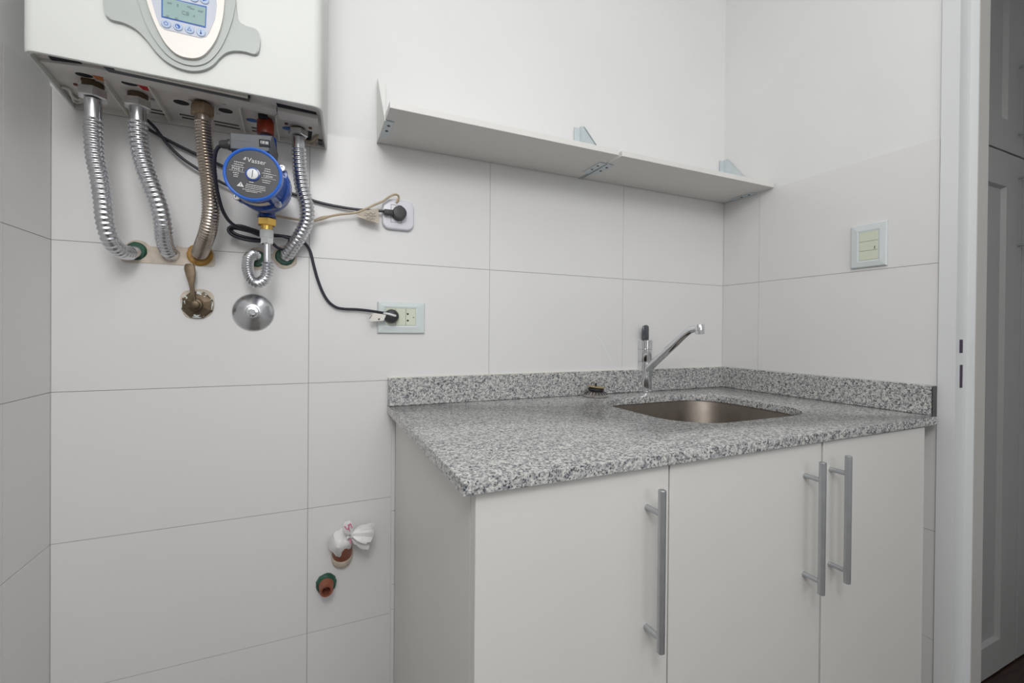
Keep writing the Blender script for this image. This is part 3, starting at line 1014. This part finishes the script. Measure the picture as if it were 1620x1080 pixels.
# square flange with four bolts, then the volute
FL = PF + ax * (LEN * .50)
b = BM()
hs = 0.041
sq = rrect(-hs, hs, -hs, hs, 0.016, 5)
prism(b, [FL + fr_ * x + fu * y for x, y in sq], ax * 0.010, 0.0015, 2)
obj('flange', b, 'blue', pump)
for sx, sy in ((1, 1), (1, -1), (-1, -1), (-1, 1)):
    c = FL + fr_ * (sx * (hs - 0.008)) + fu * (sy * (hs - 0.008))
    bm = BM()
    lathe(bm, [(0, 0.0062), (0.006, 0.0062), (0.0068, 0.0052), (0.0068, 0.003), (0.004, 0.003), (0.004, 0)], c, fn, 16)
    obj('bolt', bm, 'nut', pump)
b = BM()
lathe(b, [(LEN * .55, 0.040), (LEN * .62, 0.045), (LEN * .80, 0.047), (LEN * 1.0, 0.043), (LEN * 1.12, 0.034), (LEN * 1.2, 0.02), (LEN * 1.22, 0)], PF, ax, 40)
pt, pb = at(419, 214, Y=PY_), at(422, 345, Y=PY_)
obj('volute', b, 'blue', pump)
b = BM()
zm = PV.z
lathe(b, [(0, 0.0165), (0.004, 0.0165), (0.005, 0.0150), (0.02, 0.0155), (0.045, 0.020), (0.060, 0.024)], pb, (0, 0, 1), 26)
obj('outlet_neck', b, 'blue', pump)
b = BM()
lathe(b, [(0, 0.021), (pt.z - zm - 0.015, 0.0165)], (pb.x, PY_, zm + 0.01), (0, 0, 1), 26)
obj('inlet_neck', b, 'blue', pump)
# small paper sticker on the lower side of the motor
b = BM()
cs = [math.radians(a) for a in (-118, -108, -98, -88, -78, -68, -58)]
r_ = RM * 1.005
fr0 = [PF + ax * 0.016 + (fr_ * math.cos(a) + fu * math.sin(a)) * r_ for a in cs]
bk0 = [PF + ax * 0.034 + (fr_ * math.cos(a) + fu * math.sin(a)) * r_ for a in cs]
for k in range(len(cs) - 1):
    b.faces.new([b.verts.new(v) for v in (fr0[k], fr0[k + 1], bk0[k + 1], bk0[k])])
obj('sticker', b, 'sticker', pump)
# control box
YB = -0.188
cb = [at(363.5, 209.5, Y=YB), at(431.3, 214.5, Y=YB), at(425.5, 240, Y=YB), at(364, 235, Y=YB)]
b = BM()
prism(b, cb, (0.004, 0.083, -0.004), 0.0015, 2)
cbx = obj('control_box', b, 'pumpgrey', pump, smooth=False)
b = BM()
sm = [at(363.2, 221, Y=YB), at(405, 224.5, Y=YB), at(405, 225.2, Y=YB), at(363.2, 221.7, Y=YB)]
prism(b, [p + Vector((0, -0.0003, 0)) for p in sm], (0, 0.0008, 0))
obj('seam', b, 'label_grey', cbx, smooth=False)
b = BM()
prism(b, [at(x, y, Y=YB - 0.001) for x, y in ((409.5, 219.5), (427, 221.3), (427.5, 233), (410, 231.5))], (0, 0.004, 0), 0.0008)
sw = obj('speed_switch', b, 'black', cbx, smooth=False)
b = BM()
prism(b, [at(x, y, Y=YB - 0.0016) for x, y in ((411.5, 221.5), (425, 223), (425, 229.5), (411.8, 228))], (0, 0.002, 0), 0.0005)
obj('rocker', b, 'label_grey', cbx, smooth=False)
o_ = at(418.3, 225.6, Y=YB - 0.0018)
obj('switch_text', text_bm('I II III', 0.0062, o_, (1, 0, -0.02), (0, 0, 1), 0.0003), 'white_ink', cbx, smooth=False)
b = BM()
prism(b, [at(x, y, Y=YB + 0.010) for x, y in ((369, 233), (424, 238), (428, 262), (372, 258))], (0.004, 0.06, 0), 0.001)
obj('box_base', b, 'pumpgrey', pump, smooth=False)
b = BM()
e0 = at(364, 229, Y=YB + 0.02)
lathe(b, [(0, 0.0095), (0.004, 0.0095), (0.006, 0.0078), (0.014, 0.0068), (0.018, 0.005)], (e0.x + 0.002, e0.y, e0.z), (-1, 0, -0.08), 18)
obj('cable_gland', b, 'plug', cbx)

# red taped inlet tube with a black cap
rt, rb = U(417, 172), at(420, 213, Y=PY_)
tube = thing('inlet_tube', 'short reddish brown taped tube between heater and blue pump', 'pipe', rb)
b = BM()
lathe(b, [(0, 0.0145), (0.003, 0.015), (ZP - 0.001 - rb.z - 0.006, 0.015), (ZP - 0.001 - rb.z, 0.0115)], (rb.x, PY_, rb.z), (0, 0, 1), 26)
obj('taped_tube', b, 'red_tube', tube)
b = BM()
cp = at(418, 183, Y=PY_ - 0.016)
box(b, (cp.x - 0.010, PY_ - 0.020, cp.z - 0.006), (cp.x + 0.006, PY_ - 0.010, cp.z + 0.010), 0.002, 2)
obj('black_clip', b, 'black', tube)

# brass outlet, white coupling, chrome tail and thin looped hose
cpl = thing('pump_coupling', 'brass and white threaded coupling screwed under the blue pump', 'fitting', at(422, 385, Y=PY_))


def zpx(y):
    return at(422, y, Y=PY_).z


cx = pb.x
b = BM()
lathe(b, [(0, 0.0155), (0.001, 0.0170), (zpx(346) - zpx(357) - .001, 0.0170), (zpx(346) - zpx(357), 0.0155)], (cx, PY_, zpx(357)), (0, 0, 1), 6, 0.2)
obj('brass_nut', b, 'brass', cpl, smooth=False)
b = BM()
lathe(b, [(0, 0.0105), (zpx(356.5) - zpx(366), 0.0105)], (cx, PY_, zpx(366)), (0, 0, 1), 22)
obj('brass_tail', b, 'brass', cpl)
b = BM()
lathe(b, [(0, 0.0112), (0.001, 0.0120), (zpx(364) - zpx(377) - .001, 0.0120), (zpx(364) - zpx(377), 0.0112)], (cx, PY_, zpx(377)), (0, 0, 1), 22)
obj('white_collar', b, 'white_plastic', cpl)
b = BM()
lathe(b, [(0, 0.0105), (0.001, 0.0122), (zpx(376.5) - zpx(386), 0.0122)], (cx, PY_, zpx(386)), (0, 0, 1), 6, 0.2)
obj('chrome_nut', b, 'chrome', cpl, smooth=False)

lp = [(422.5, 385, PY_), (422.5, 400, PY_), (422.5, 413, PY_), (422.5, 428, -.083), (419, 441, -.078), (408.5, 447.5, -.068), (397, 441, -.058), (392, 424, -.046), (393, 410, -.034), (400, 402, -.018), (406, 405, -.004)]
P = [at(px, py, Y=y) for px, py, y in lp]
thin = thing('flexible_hose', 'thin steel hose looping in a tight U below the blue pump', 'hose', P[-1])
b = BM()
sweep(b, P, corr(0.0096, 0.0056, 0.15, 0.036, 0.0, 0.0062), 16, 0.0007)
obj('corrugated_tube', b, 'hose', thin)


# ------------------------------------------------------------------ gas valve and chrome escutcheon
vc = at(313, 482, Y=0)
gv = thing('gas_valve', 'aged brass gas valve with upright lever set in mortar', 'valve', vc)
b = BM()
lathe(b, [(0, 0.028), (0.004, 0.028), (0.006, 0.026), (0.008, 0.018), (0.009, 0.014)], (vc.x, -0.0014, vc.z), (0, -1, 0), 8, 0.35)
obj('octagonal_body', b, 'old_brass', gv, smooth=False)
b = BM()
for a0, a1 in ((2.4, 3.6), (-0.5, 0.5), (0.9, 1.6), (4.4, 5.2)):
    ring = [a0 + (a1 - a0) * k / 8 for k in range(9)]
    pts = [(vc.x + (0.0265 + random.uniform(-.0006, .0006)) * math.cos(a), -0.0066, vc.z + 0.0265 * math.sin(a)) for a in ring] + [(vc.x + (0.0195 + random.uniform(-.004, .002)) * math.cos(a), -0.0086, vc.z + (0.0212 + random.uniform(-.0012, .001)) * math.sin(a)) for a in reversed(ring)]
    prism(b, pts, (0, 0.002, 0))
obj('paint_flakes', b, 'plate', gv, smooth=False)
b = BM()
sc = at(308.5, 482, Y=-0.02)
lathe(b, [(0, 0.012), (0.010, 0.0115), (0.011, 0.0085), (0.016, 0.008), (0.017, 0.006), (0.017, 0)], (sc.x, -0.0085, sc.z), (0, -1, 0), 20)
obj('spindle', b, 'old_brass', gv)
b = BM()
lev = [(301, 417.5), (306, 418), (308, 424), (308.5, 436), (306.5, 450), (307.5, 465), (309.5, 478), (303.5, 479), (301.5, 465), (298, 448), (293.5, 434), (291, 423), (294, 417)]
face_prism(b, smooth_poly(lev, 4), -0.024, 0.0055, 0.0016, 2)
obj('lever', b, 'old_brass', gv)

ec = at(401, 494, Y=0)
esc = thing('escutcheon', 'round chrome cone shaped cover plate on tile beneath thin looped hose', 'cover plate', ec)
b = BM()
lathe(b, [(0, 0.0385), (0.0012, 0.0388), (0.003, 0.0375), (0.009, 0.028), (0.014, 0.018), (0.016, 0.0135)], (ec.x, -0.0006, ec.z), (0, -1, 0), 44)
obj('cone', b, 'hose', esc)
b = BM()
lathe(b, [(0.014, 0.0125), (0.021, 0.0122), (0.0235, 0.0108), (0.0245, 0.0060), (0.0235, 0.0050), (0.0235, 0)], (ec.x, -0.0006, ec.z), (0, -1, 0), 30)
obj('centre_cap', b, 'chrome', esc)

# ------------------------------------------------------------------ low pipe stubs
c1 = at(541, 874, Y=0)
ps = thing('pipe_stub', 'terracotta coloured drain pipe stub with its mouth bagged, near cabinet', 'pipe', c1)
pax = Vector((0.0, -0.50, 0.86)).normalized()
b = BM()
lathe(b, [(-0.022, 0.021), (0.052, 0.021), (0.052, 0.017)], c1 + Vector((0, -0.004, 0)), pax, 26)
obj('pipe', b, 'terracotta', ps)
b = BM()
lathe(b, [(-0.0205, 0.0215), (-0.004, 0.0235), (0.000, 0.0215)], c1 + Vector((0, -0.004, 0)), pax, 26)
obj('sealant_bead', b, 'mortar', ps)

# plastic bag tied over the mouth: hood, gathered neck, flared tail
mouth = c1 + Vector((0, -0.004, 0)) + pax * 0.054
b = BM()
neck = at(556, 845, Y=mouth.y - 0.020)
tail = at(582, 848, Y=mouth.y - 0.012)
rg = random.Random(11)
seg = 26
# hood
prof = [(-0.030, 0.0225), (-0.018, 0.0235), (0.0, 0.0232), (0.006, 0.021), (0.010, 0.014), (0.0115, 0.0)]
lathe(b, prof, mouth, pax + Vector((0.25, -0.1, 0)), seg)
for v in b.verts:
    a0_ = math.atan2((v.co - mouth).dot(Vector((0, 1, 0.5))), (v.co - mouth).x)
    v.co += (v.co - mouth) * 0.07 * math.sin(5 * a0_ + 30 * (v.co.z - mouth.z)) + Vector((rg.uniform(-1, 1), rg.uniform(-1, 1), rg.uniform(-1, 1))) * 0.0012
bag = thing('plastic_bag', 'crumpled white plastic bag with pink print tied over the pipe stub', 'bag', c1 + Vector((0.01, -0.03, 0.02)))
hood = obj('hood', b, 'bag', bag)
b = BM()
d = (tail - neck).normalized()
_, a_, b_ = frame_of(d)
rings = []
L_ = (tail - neck).length
for i, (s, rr) in enumerate(((-0.006, 0.010), (0.0, 0.0065), (0.006, 0.011), (0.014, 0.018), (0.024, 0.023), (0.034, 0.025), (0.041, 0.0235))):
    ring = []
    for k in range(36):
        a = 2 * PI * k / 36
        fold = 1 + (0.02 + 0.035 * i) * math.sin(7 * a + 0.6 * i) + 0.05 * math.sin(3 * a + i)
        end = 0.004 * math.sin(5 * a) * (i / 6) + rg.uniform(-.001, .001)
        ring.append(b.verts.new(neck + d * (s + end) + (a_ * math.cos(a) * 0.75 + b_ * math.sin(a)) * rr * fold))
    rings.append(ring)
for p, q in zip(rings, rings[1:]):
    for k in range(36):
        b.faces.new((p[k], q[k], q[(k + 1) % 36], p[(k + 1) % 36]))
cv = b.verts.new(neck + d * 0.036)
for k in range(36):
    b.faces.new((rings[-1][k], rings[-1][(k + 1) % 36], cv))
obj('tail', b, 'bag', bag)
b = BM()
sweep(b, [neck + (a_ * math.cos(t) + b_ * math.sin(t)) * 0.0072 for t in [2 * PI * k / 10 for k in range(11)]], 0.0014, 6, 0.002)
obj('knot', b, 'bag', bag)
b = BM()
face_prism(b, smooth_poly([(542, 836), (544, 829), (549, 826), (555, 825), (559, 833), (558, 844), (551, 846), (544, 843)], 3), mouth.y - 0.0250, 0.006, 0.002, 2)
obj('loose_fold', b, 'bag', bag)
b = BM()
for st in ([(545, 832), (550, 837), (554, 828), (557, 835)], [(551, 829), (553, 840)], [(552, 855), (555, 853), (554, 860)]):
    sweep(b, [at(px, py, Y=mouth.y - 0.0262) for px, py in st], 0.0011, 6, 0.0015)
obj('print', b, 'pink', bag)

c2 = at(516, 921, Y=0)
p2 = thing('pipe_stub', 'open terracotta threaded pipe stub with green sealant ring near floor', 'pipe', c2)
b = BM()
lathe(b, [(0, 0.0215), (0.010, 0.0205), (0.012, 0.018), (0.012, 0.010)], c2 + Vector((0, -0.0008, 0)), (0, -1, 0), 22)
for v in b.verts:
    v.co += Vector((rg.uniform(-1, 1), 0, rg.uniform(-1, 1))) * 0.0010
obj('sealant_ring', b, 'green', p2)
b = BM()
lathe(b, [(0.0, 0.0165), (0.011, 0.0165), (0.013, 0.0150), (0.030, 0.0142), (0.034, 0.0132), (0.034, 0.0088), (0.012, 0.0085), (0.012, 0)], c2 + Vector((0, -0.001, 0)), Vector((-0.02, -1, -0.02)), 26)
obj('threaded_pipe', b, 'terracotta', p2)

# ------------------------------------------------------------------ outlets and switch
pa, pc = at(597, 477, Y=0), at(671, 527.5, Y=0)
lo_ = thing('wall_outlet', 'white rectangular double wall outlet holding the pump plug above worktop', 'outlet', ((pa.x + pc.x) / 2, 0, (pa.z + pc.z) / 2))


def rect_frame(bm, axis, a0, a1, z0, z1, i0, i1, j0, j1, base, h):
    """bevelled cover plate with a window; axis 'x' lies on the back wall, 'y' on the right wall"""
    def pt(a, z, d):
        return (a, base - d, z) if axis == 'x' else (base - d, a, z)
    def loop(a0, a1, z0, z1, d):
        return [bm.verts.new(pt(a, z, d)) for a, z in ((a0, z0), (a1, z0), (a1, z1), (a0, z1))]
    e = 0.004
    L1 = [loop(a0, a1, z0, z1, 0.0004), loop(a0, a1, z0, z1, h * .45), loop(a0 + e * .5, a1 - e * .5, z0 + e * .5, z1 - e * .5, h * .8),
          loop(i0 - e, i1 + e, j0 - e, j1 + e, h), loop(i0, i1, j0, j1, h * 0.88), loop(i0, i1, j0, j1, h * 0.3)]
    for p, q in zip(L1, L1[1:]):
        for k in range(4):
            bm.faces.new((p[k], q[k], q[(k + 1) % 4], p[(k + 1) % 4]))
    bm.faces.new(L1[-1])
    return bm


m0, m1 = at(609.5, 487, Y=-0.006), at(657.5, 515, Y=-0.006)
b = rect_frame(BM(), 'x', pa.x, pc.x, pc.z, pa.z, m0.x, m1.x, m1.z, m0.z, 0.0, 0.0085)
obj('cover_plate', b, 'plate', lo_, smooth=False)
mw_ = (m1.x - m0.x) / 3
for k in range(3):
    o_ = obj('module', box(BM(), (m0.x + mw_ * k + .0003, -0.0082, m1.z + .0003), (m0.x + mw_ * (k + 1) - .0003, -0.003, m0.z - .0003), 0.0005), 'module', lo_, smooth=False)
    if k == 2:
        for px, py, t in ((645, 496.5, 0), (645, 507, 0), (655, 502, 1)):
            c = at(px, py, Y=-0.0084)
            bm = BM()
            if t:
                box(bm, (c.x - .003, -0.0085, c.z - .0008), (c.x + .0005, -0.0080, c.z + .0008))
            else:
                box(bm, (c.x - .0016, -0.0085, c.z - .0007), (c.x + .003, -0.0080, c.z + .0008))
                lathe(bm, [(0, 0.0022), (0.0004, 0.0022)], (c.x, -0.0081, c.z), (0, -1, 0), 10)
            obj('socket_slot', bm, 'black', o_, smooth=False)

ua, uc = at(603.5, 314, Y=0), at(654, 367.5, Y=0)
uo = thing('wall_outlet', 'rounded square lilac white outlet near the paper tag below shelf', 'outlet', ((ua.x + uc.x) / 2, 0, (ua.z + uc.z) / 2))
b = BM()
lv = []
for g, yy in ((0.0, -0.0004), (0.0, -0.0085), (0.0008, -0.0103), (0.0022, -0.0115), (0.0040, -0.0120)):
    lv.append([b.verts.new((x, yy, z)) for x, z in rrect(ua.x + .001 + g, uc.x - .001 - g, uc.z + .001 + g, ua.z - .001 - g, 0.017 - g, 8)])
for p, q in zip(lv, lv[1:]):
    for k in range(len(p)):
        b.faces.new((p[k], q[k], q[(k + 1) % len(p)], p[(k + 1) % len(p)]))
b.faces.new(lv[0])
b.faces.new(lv[-1])
obj('cover_plate', b, 'plate2', uo)
b = BM()
q0, q1 = at(618.5, 323, Y=-0.012), at(635.5, 353, Y=-0.012)
for x0_, x1_, z0_, z1_ in ((q0.x, q1.x, q0.z - .0008, q0.z), (q0.x, q1.x, q1.z, q1.z + .0008), (q0.x, q0.x + .0008, q1.z, q0.z), (q1.x - .0008, q1.x, q1.z, q0.z)):
    box(b, (x0_, -0.0123, z0_), (x1_, -0.0118, z1_))
obj('module_outline', b, 'pumpgrey', uo, smooth=False)

sa, sb = at(1348, 357.5, X=XR), at(1405, 420, X=XR)
y_a, y_b = -0.3925, -0.4705
z_t, z_b = 1.3545, 1.2470
sw_ = thing('light_switch', 'white rectangular wall switch with greenish cream modules on right wall', 'switch', (XR, (y_a + y_b) / 2, (z_t + z_b) / 2))
i0, i1 = at(1389.5, 390, X=XR - .007).y, at(1359.5, 390, X=XR - .007).y
j1, j0 = at(1374, 366.5, X=XR - .007).z, at(1374, 411, X=XR - .007).z
b = rect_frame(BM(), 'y', y_b, y_a, z_b, z_t, i0, i1, j0, j1, XR, 0.009)
obj('cover_plate', b, 'plate', sw_, smooth=False)
hh = (j1 - j0) / 3
for k in range(3):
    o_ = obj('module', box(BM(), (XR - 0.0088, i0 + .0003, j0 + hh * k + .0003), (XR - 0.003, i1 - .0003, j0 + hh * (k + 1) - .0003), 0.0005), 'module', sw_, smooth=False)
    if k == 1:
        obj('indicator', box(BM(), (XR - 0.0091, i0 + .006, j0 + hh * 1.1), (XR - 0.0087, i0 + .0075, j0 + hh * 1.4)), 'black', o_, smooth=False)


# ------------------------------------------------------------------ cords
def cord(label, pts, r, m, name='power_cord', flat=1.0):
    P = [at(px, py, Y=y) for px, py, y in pts]
    t = thing(name, label, 'cord', P[-1])
    obj('cable', sweep(BM(), P, r, 10, 0.004, flat), m, t)
    return t, P


# heater's own cord, plugged into the upper outlet
hc, P = cord('black cord from the heater passing behind the pump to upper outlet',
             [(229, 197, -.020), (236, 205, -.018), (270, 224, -.014), (313, 245, -.010), (362, 267, -.008), (410, 288, -.007), (462, 306, -.007), (505, 320, -.008), (540, 327.5, -.010), (568, 331.5, -.013), (600, 333.5, -.018), (613, 334.5, -.0225)], 0.0031, 'cord')
c = at(632, 337, Y=-0.024)
b = BM()
lathe(b, [(0, 0.0160), (0.016, 0.0160), (0.019, 0.0145), (0.020, 0.010), (0.0195, 0)], (c.x, -0.0125, c.z), (0, -1, 0), 30)
s0, s1 = at(608, 329.5, Y=-0.027), at(625, 341.5, Y=-0.027)
box(b, (s0.x, -0.0285, s1.z + .002), (s1.x, -0.0165, s0.z - .001), 0.0015, 2)
plg = obj('plug', b, 'plug', hc)
b = BM()
for k in range(3):
    xx = s0.x + 0.003 + k * 0.0045
    box(b, (xx, -0.0291, s1.z + .0025), (xx + .0018, -0.0280, s0.z - .0015), 0.0004)
obj('strain_relief_rib', b, 'plug', plg, smooth=False)
for dx, dz in ((-.004, .004), (.005, .003), (.000, -.006)):
    obj('dimple', lathe(BM(), [(0, .0018), (.0004, .0015)], (c.x + dx, -0.0322, c.z + dz), (0, -1, 0), 10), 'label_grey', plg)

# second black cord that drops behind the pump
cord('black cord crossing down from the heater and ending behind the blue pump',
     [(233, 190, -.022), (246, 203, -.024), (266, 229, -.022), (288, 250, -.020), (313, 267, -.018), (340, 283, -.017), (367, 297, -.016), (400, 314, -.016), (428, 332, -.017)], 0.0029, 'cord')
# beige lead
bc, P = cord('beige twin lead running from behind the pump to upper outlet',
             [(428, 339, -.016), (450, 343.5, -.016), (470, 347, -.017), (492, 350, -.018), (512, 344.5, -.019), (535, 339.5, -.021), (558, 337, -.023), (575, 332, -.024), (592, 324, -.024), (606, 318, -.024), (617, 310.5, -.024), (626, 307.5, -.022), (631, 311, -.018), (629.5, 317, -.015), (627, 320.5, -.0125)], 0.0025, 'beige', 'twin_lead')
b = BM()
sweep(b, [at(498, 349, Y=-.0185), at(508, 345.5, Y=-.019), at(520, 342.5, Y=-.020)], lambda s, L: 0.0026 + 0.0016 * math.sin(PI * s / L), 10, 0.002)
obj('taped_joint', b, 'beige', bc)

# folded paper tag on the heater cord
tg = thing('paper_tag', 'folded handwritten cream paper tag hanging on cords beside upper outlet', 'tag', at(582, 345, Y=-0.02))
b = BM()
rows = []
A, B_, C_, D_ = (565, 334.5), (598.5, 329.5), (600, 353.5), (566, 342.5)
for i in range(9):
    u = i / 8
    row = []
    for j in range(5):
        v = j / 4
        px = (A[0] * (1 - u) + B_[0] * u) * (1 - v) + (D_[0] * (1 - u) + C_[0] * u) * v
        py = (A[1] * (1 - u) + B_[1] * u) * (1 - v) + (D_[1] * (1 - u) + C_[1] * u) * v
        row.append(b.verts.new(at(px, py, Y=-0.0215 - 0.010 * (v ** 2) * (1 - 0.3 * u) - 0.004 * math.sin(u * 3))))
    rows.append(row)
for i in range(8):
    for j in range(4):
        b.faces.new((rows[i][j], rows[i + 1][j], rows[i + 1][j + 1], rows[i][j + 1]))
bmesh.ops.solidify(b, geom=b.faces[:], thickness=0.0004)
obj('paper', b, 'paper', tg)
b = BM()
sweep(b, [at(566, 342, Y=-0.031), at(580, 347, Y=-0.0315), at(599, 353, Y=-0.030)], lambda s, L: 0.0014 * (1 - 0.6 * s / L), 8, 0.003)
obj('rolled_edge', b, 'paper', tg)
b = BM()
rr_ = random.Random(5)
for (x0_, y0_, n_) in ((577, 336.5, 6), (576, 340.5, 7), (580, 345, 5)):
    pts = []
    for k in range(n_ * 2):
        pts.append(at(x0_ + k * 1.5, y0_ + k * 0.12 + rr_.uniform(-1.6, 1.6), Y=-0.0345))
    sweep(b, pts, 0.00045, 4, 0.0012)
obj('handwriting', b, 'ink', tg)

# pump cord: hangs, is bundled behind the coupling, then drops to the lower outlet
pc_pts = [(352, 229.5, -.165), (345, 233, -.162), (340.5, 243, -.158), (339, 262, -.150), (341, 285, -.138), (345, 308, -.122), (352, 332, -.103), (363, 350, -.085), (378, 360, -.070), (398, 367, -.058), (416, 374, -.052), (428, 379, -.050),
          (410, 381.5, -.046), (388, 379, -.044), (370, 373, -.042), (361.5, 365, -.041), (365, 358.5, -.040), (380, 357, -.040), (400, 363, -.038), (422, 370, -.036), (445, 373, -.033), (462, 379, -.030), (473, 387, -.026), (470, 393, -.022), (455, 396, -.0205), (440, 392, -.021), (431, 385, -.022), (420, 381, -.026),
          (395, 376.5, -.030), (375, 371, -.031), (366, 364, -.030), (372, 361, -.028), (395, 366, -.024), (425, 372.5, -.020), (450, 373.5, -.015), (474, 379.5, -.011), (484, 386.5, -.009), (491, 398, -.008), (496, 418, -.0075), (502, 440, -.007), (510, 461, -.007), (519, 476, -.007), (531, 485.5, -.0075), (545, 488.5, -.008), (565, 489.3, -.008), (585, 491.5, -.012), (603, 494.3, -.022), (614, 496, -.030)]
pcd, P = cord('black pump cord bundled behind the coupling and plugged into lower outlet', pc_pts, 0.0031, 'cord')
c = at(620.5, 500, Y=-0.024)
b = BM()
lathe(b, [(0, 0.0162), (0.004, 0.0166), (0.012, 0.0160), (0.018, 0.0135), (0.021, 0.0085), (0.0215, 0)], (c.x, -0.0088, c.z), (0, -1, 0), 30)
plg = obj('plug', b, 'plug', pcd)
b = BM()
sweep(b, [at(604, 494.5, Y=-.0225), at(614, 496.2, Y=-.031), at(622, 498.5, Y=-.0325), at(626, 499.5, Y=-.031)], 0.0026, 10, 0.002)
obj('white_sleeve', b, 'white_plastic', pcd)
b = BM()
face_prism(b, [(587, 497), (592, 495.5), (611, 497.5), (607, 507), (588, 508.5), (583, 506.5)], -0.027, 0.0005)
tg2 = obj('cord_tag', b, 'bag_clear', pcd, smooth=False)
b = BM()
face_prism(b, [(584, 504), (588, 498), (589, 498), (585.2, 504)], -0.0273, 0.0003)
face_prism(b, [(598, 504), (601, 503), (601, 506), (598, 506)], -0.0273, 0.0003)
obj('tag_print', b, 'label_grey', tg2, smooth=False)

# ------------------------------------------------------------------ faucet
fb = at(1020, 618, Z=ZC)
fc = thing('faucet', 'chrome single lever faucet with angled spout behind the sink', 'faucet', fb)
YFA = fb.y


def fz(y):
    return at(1020, y, Y=YFA).z


RB = 0.0202
b = BM()
lathe(b, [(0.0003, RB * 1.22), (0.002, RB * 1.22), (0.0045, RB * 1.08), (0.006, RB), (fz(571.5) - ZC, RB)], (fb.x, YFA, ZC), (0, 0, 1), 36)
obj('body', b, 'chrome', fc)
b = BM()
h1 = fz(552) - fz(571.2)
lathe(b, [(0, RB * .98), (0.0008, RB), (h1 - .001, RB), (h1, RB * .96)], (fb.x, YFA, fz(571)), (0, 0, 1), 36)
obj('upper_body', b, 'chrome', fc)
b = BM()
h2 = fz(537.5) - fz(552)
lathe(b, [(0, RB * .97), (0.001, RB * 1.06), (h2 - .002, RB * 1.06), (h2, RB * .98), (h2 + .0005, 0)], (fb.x, YFA, fz(552)), (0, 0, 1), 36)
cap = obj('lever_cap', b, 'chrome', fc)
b = BM()
lz = fz(538)
lev = [(1017.5, 541), (1017.0, 530), (1017.6, 519), (1019, 514.5), (1023, 513.5), (1026.5, 515.5), (1027, 522), (1026, 532), (1026.5, 541)]
pts = [at(px, py, Y=YFA - 0.012) for px, py in lev]
prism(b, pts, (0.0, 0.006, -0.002), 0.0015, 2)
obj('lever', b, 'chrome_shade', fc)
# spout
tip = at(1106.5, 522, Y=-0.225)
s0 = Vector((fb.x - 0.002, YFA - 0.012, fz(583)))
hd_ = Vector((tip.x - s0.x, tip.y - s0.y, 0))
H_ = hd_.length
hd_.normalize()
zt = at(1106, 519, Y=-0.225).z
pts = [s0 + hd_ * (H_ * t) + Vector((0, 0, dz)) for t, dz in ((0.02, 0.0), (0.15, (zt - s0.z) * .17), (0.35, (zt - s0.z) * .40), (0.58, (zt - s0.z) * .67), (0.74, (zt - s0.z) * .86), (0.86, (zt - s0.z) * .965), (0.97, (zt - s0.z)), (1.02, (zt - s0.z) * 1.0))]
b = BM()
sweep(b, pts, lambda s, L: 0.0126 - 0.0036 * (s / L), 20, 0.004, 0.92)
obj('spout', b, 'chrome', fc)
b = BM()
lathe(b, [(0, 0.0102), (0.0035, 0.0116), (0.014, 0.0116), (0.0148, 0.0106), (0.0152, 0.0113), (0.0245, 0.0111), (0.0252, 0.0095), (0.0252, 0)], Vector((tip.x, tip.y, zt + 0.0095)), (0.04, -0.05, -1), 28)
obj('aerator', b, 'chrome', fc)

# ------------------------------------------------------------------ strainer left on the worktop
sp = at(942.5, 627, Z=ZC)
st = thing('sink_strainer', 'upturned basket strainer with brass disc lying on granite beside faucet', 'strainer', sp)
b = BM()
lathe(b, [(0.0005, 0.033), (0.001, 0.0355), (0.0025, 0.036), (0.006, 0.0330), (0.012, 0.0255), (0.0165, 0.020), (0.0175, 0.016), (0.0175, 0)], (sp.x, sp.y, ZC), (0, 0, 1), 40)
cup = obj('basket', b, 'steel_light', st)
for k in range(20):
    a = 2 * PI * k / 20
    u = Vector((math.cos(a), math.sin(a), 0))
    v = Vector((-math.sin(a), math.cos(a), 0))
    o_ = Vector((sp.x, sp.y, ZC))
    p0_, p1_ = o_ + u * 0.0322 + Vector((0, 0, .0074)), o_ + u * 0.0225 + Vector((0, 0, .0152))
    bm = BM()
    prism(bm, [p0_ - v * .0011, p0_ + v * .0011, p1_ + v * .0009, p1_ - v * .0009], u * -0.002)
    obj('slot', bm, 'black', cup, smooth=False)
b = BM()
lathe(b, [(0.0172, 0.0205), (0.0190, 0.0212), (0.0228, 0.0208), (0.024, 0.0195), (0.024, 0)], (sp.x, sp.y, ZC), (0.03, 0, 1), 32)
obj('rubber_seal', b, 'rubber', st)
b = BM()
lathe(b, [(0, 0.0240), (0.0016, 0.0243), (0.0028, 0.0228), (0.0028, 0)], (sp.x + 0.002, sp.y, ZC + 0.0252), (0.10, -0.03, 1), 32)
obj('brass_disc', b, 'tarnish', st)
b = BM()
lathe(b, [(0, 0.0028), (0.010, 0.0028), (0.0105, 0.0022), (0.0105, 0)], (sp.x, sp.y, ZC + 0.0265), (0.03, 0, 1), 12)
obj('stem', b, 'rubber', st)
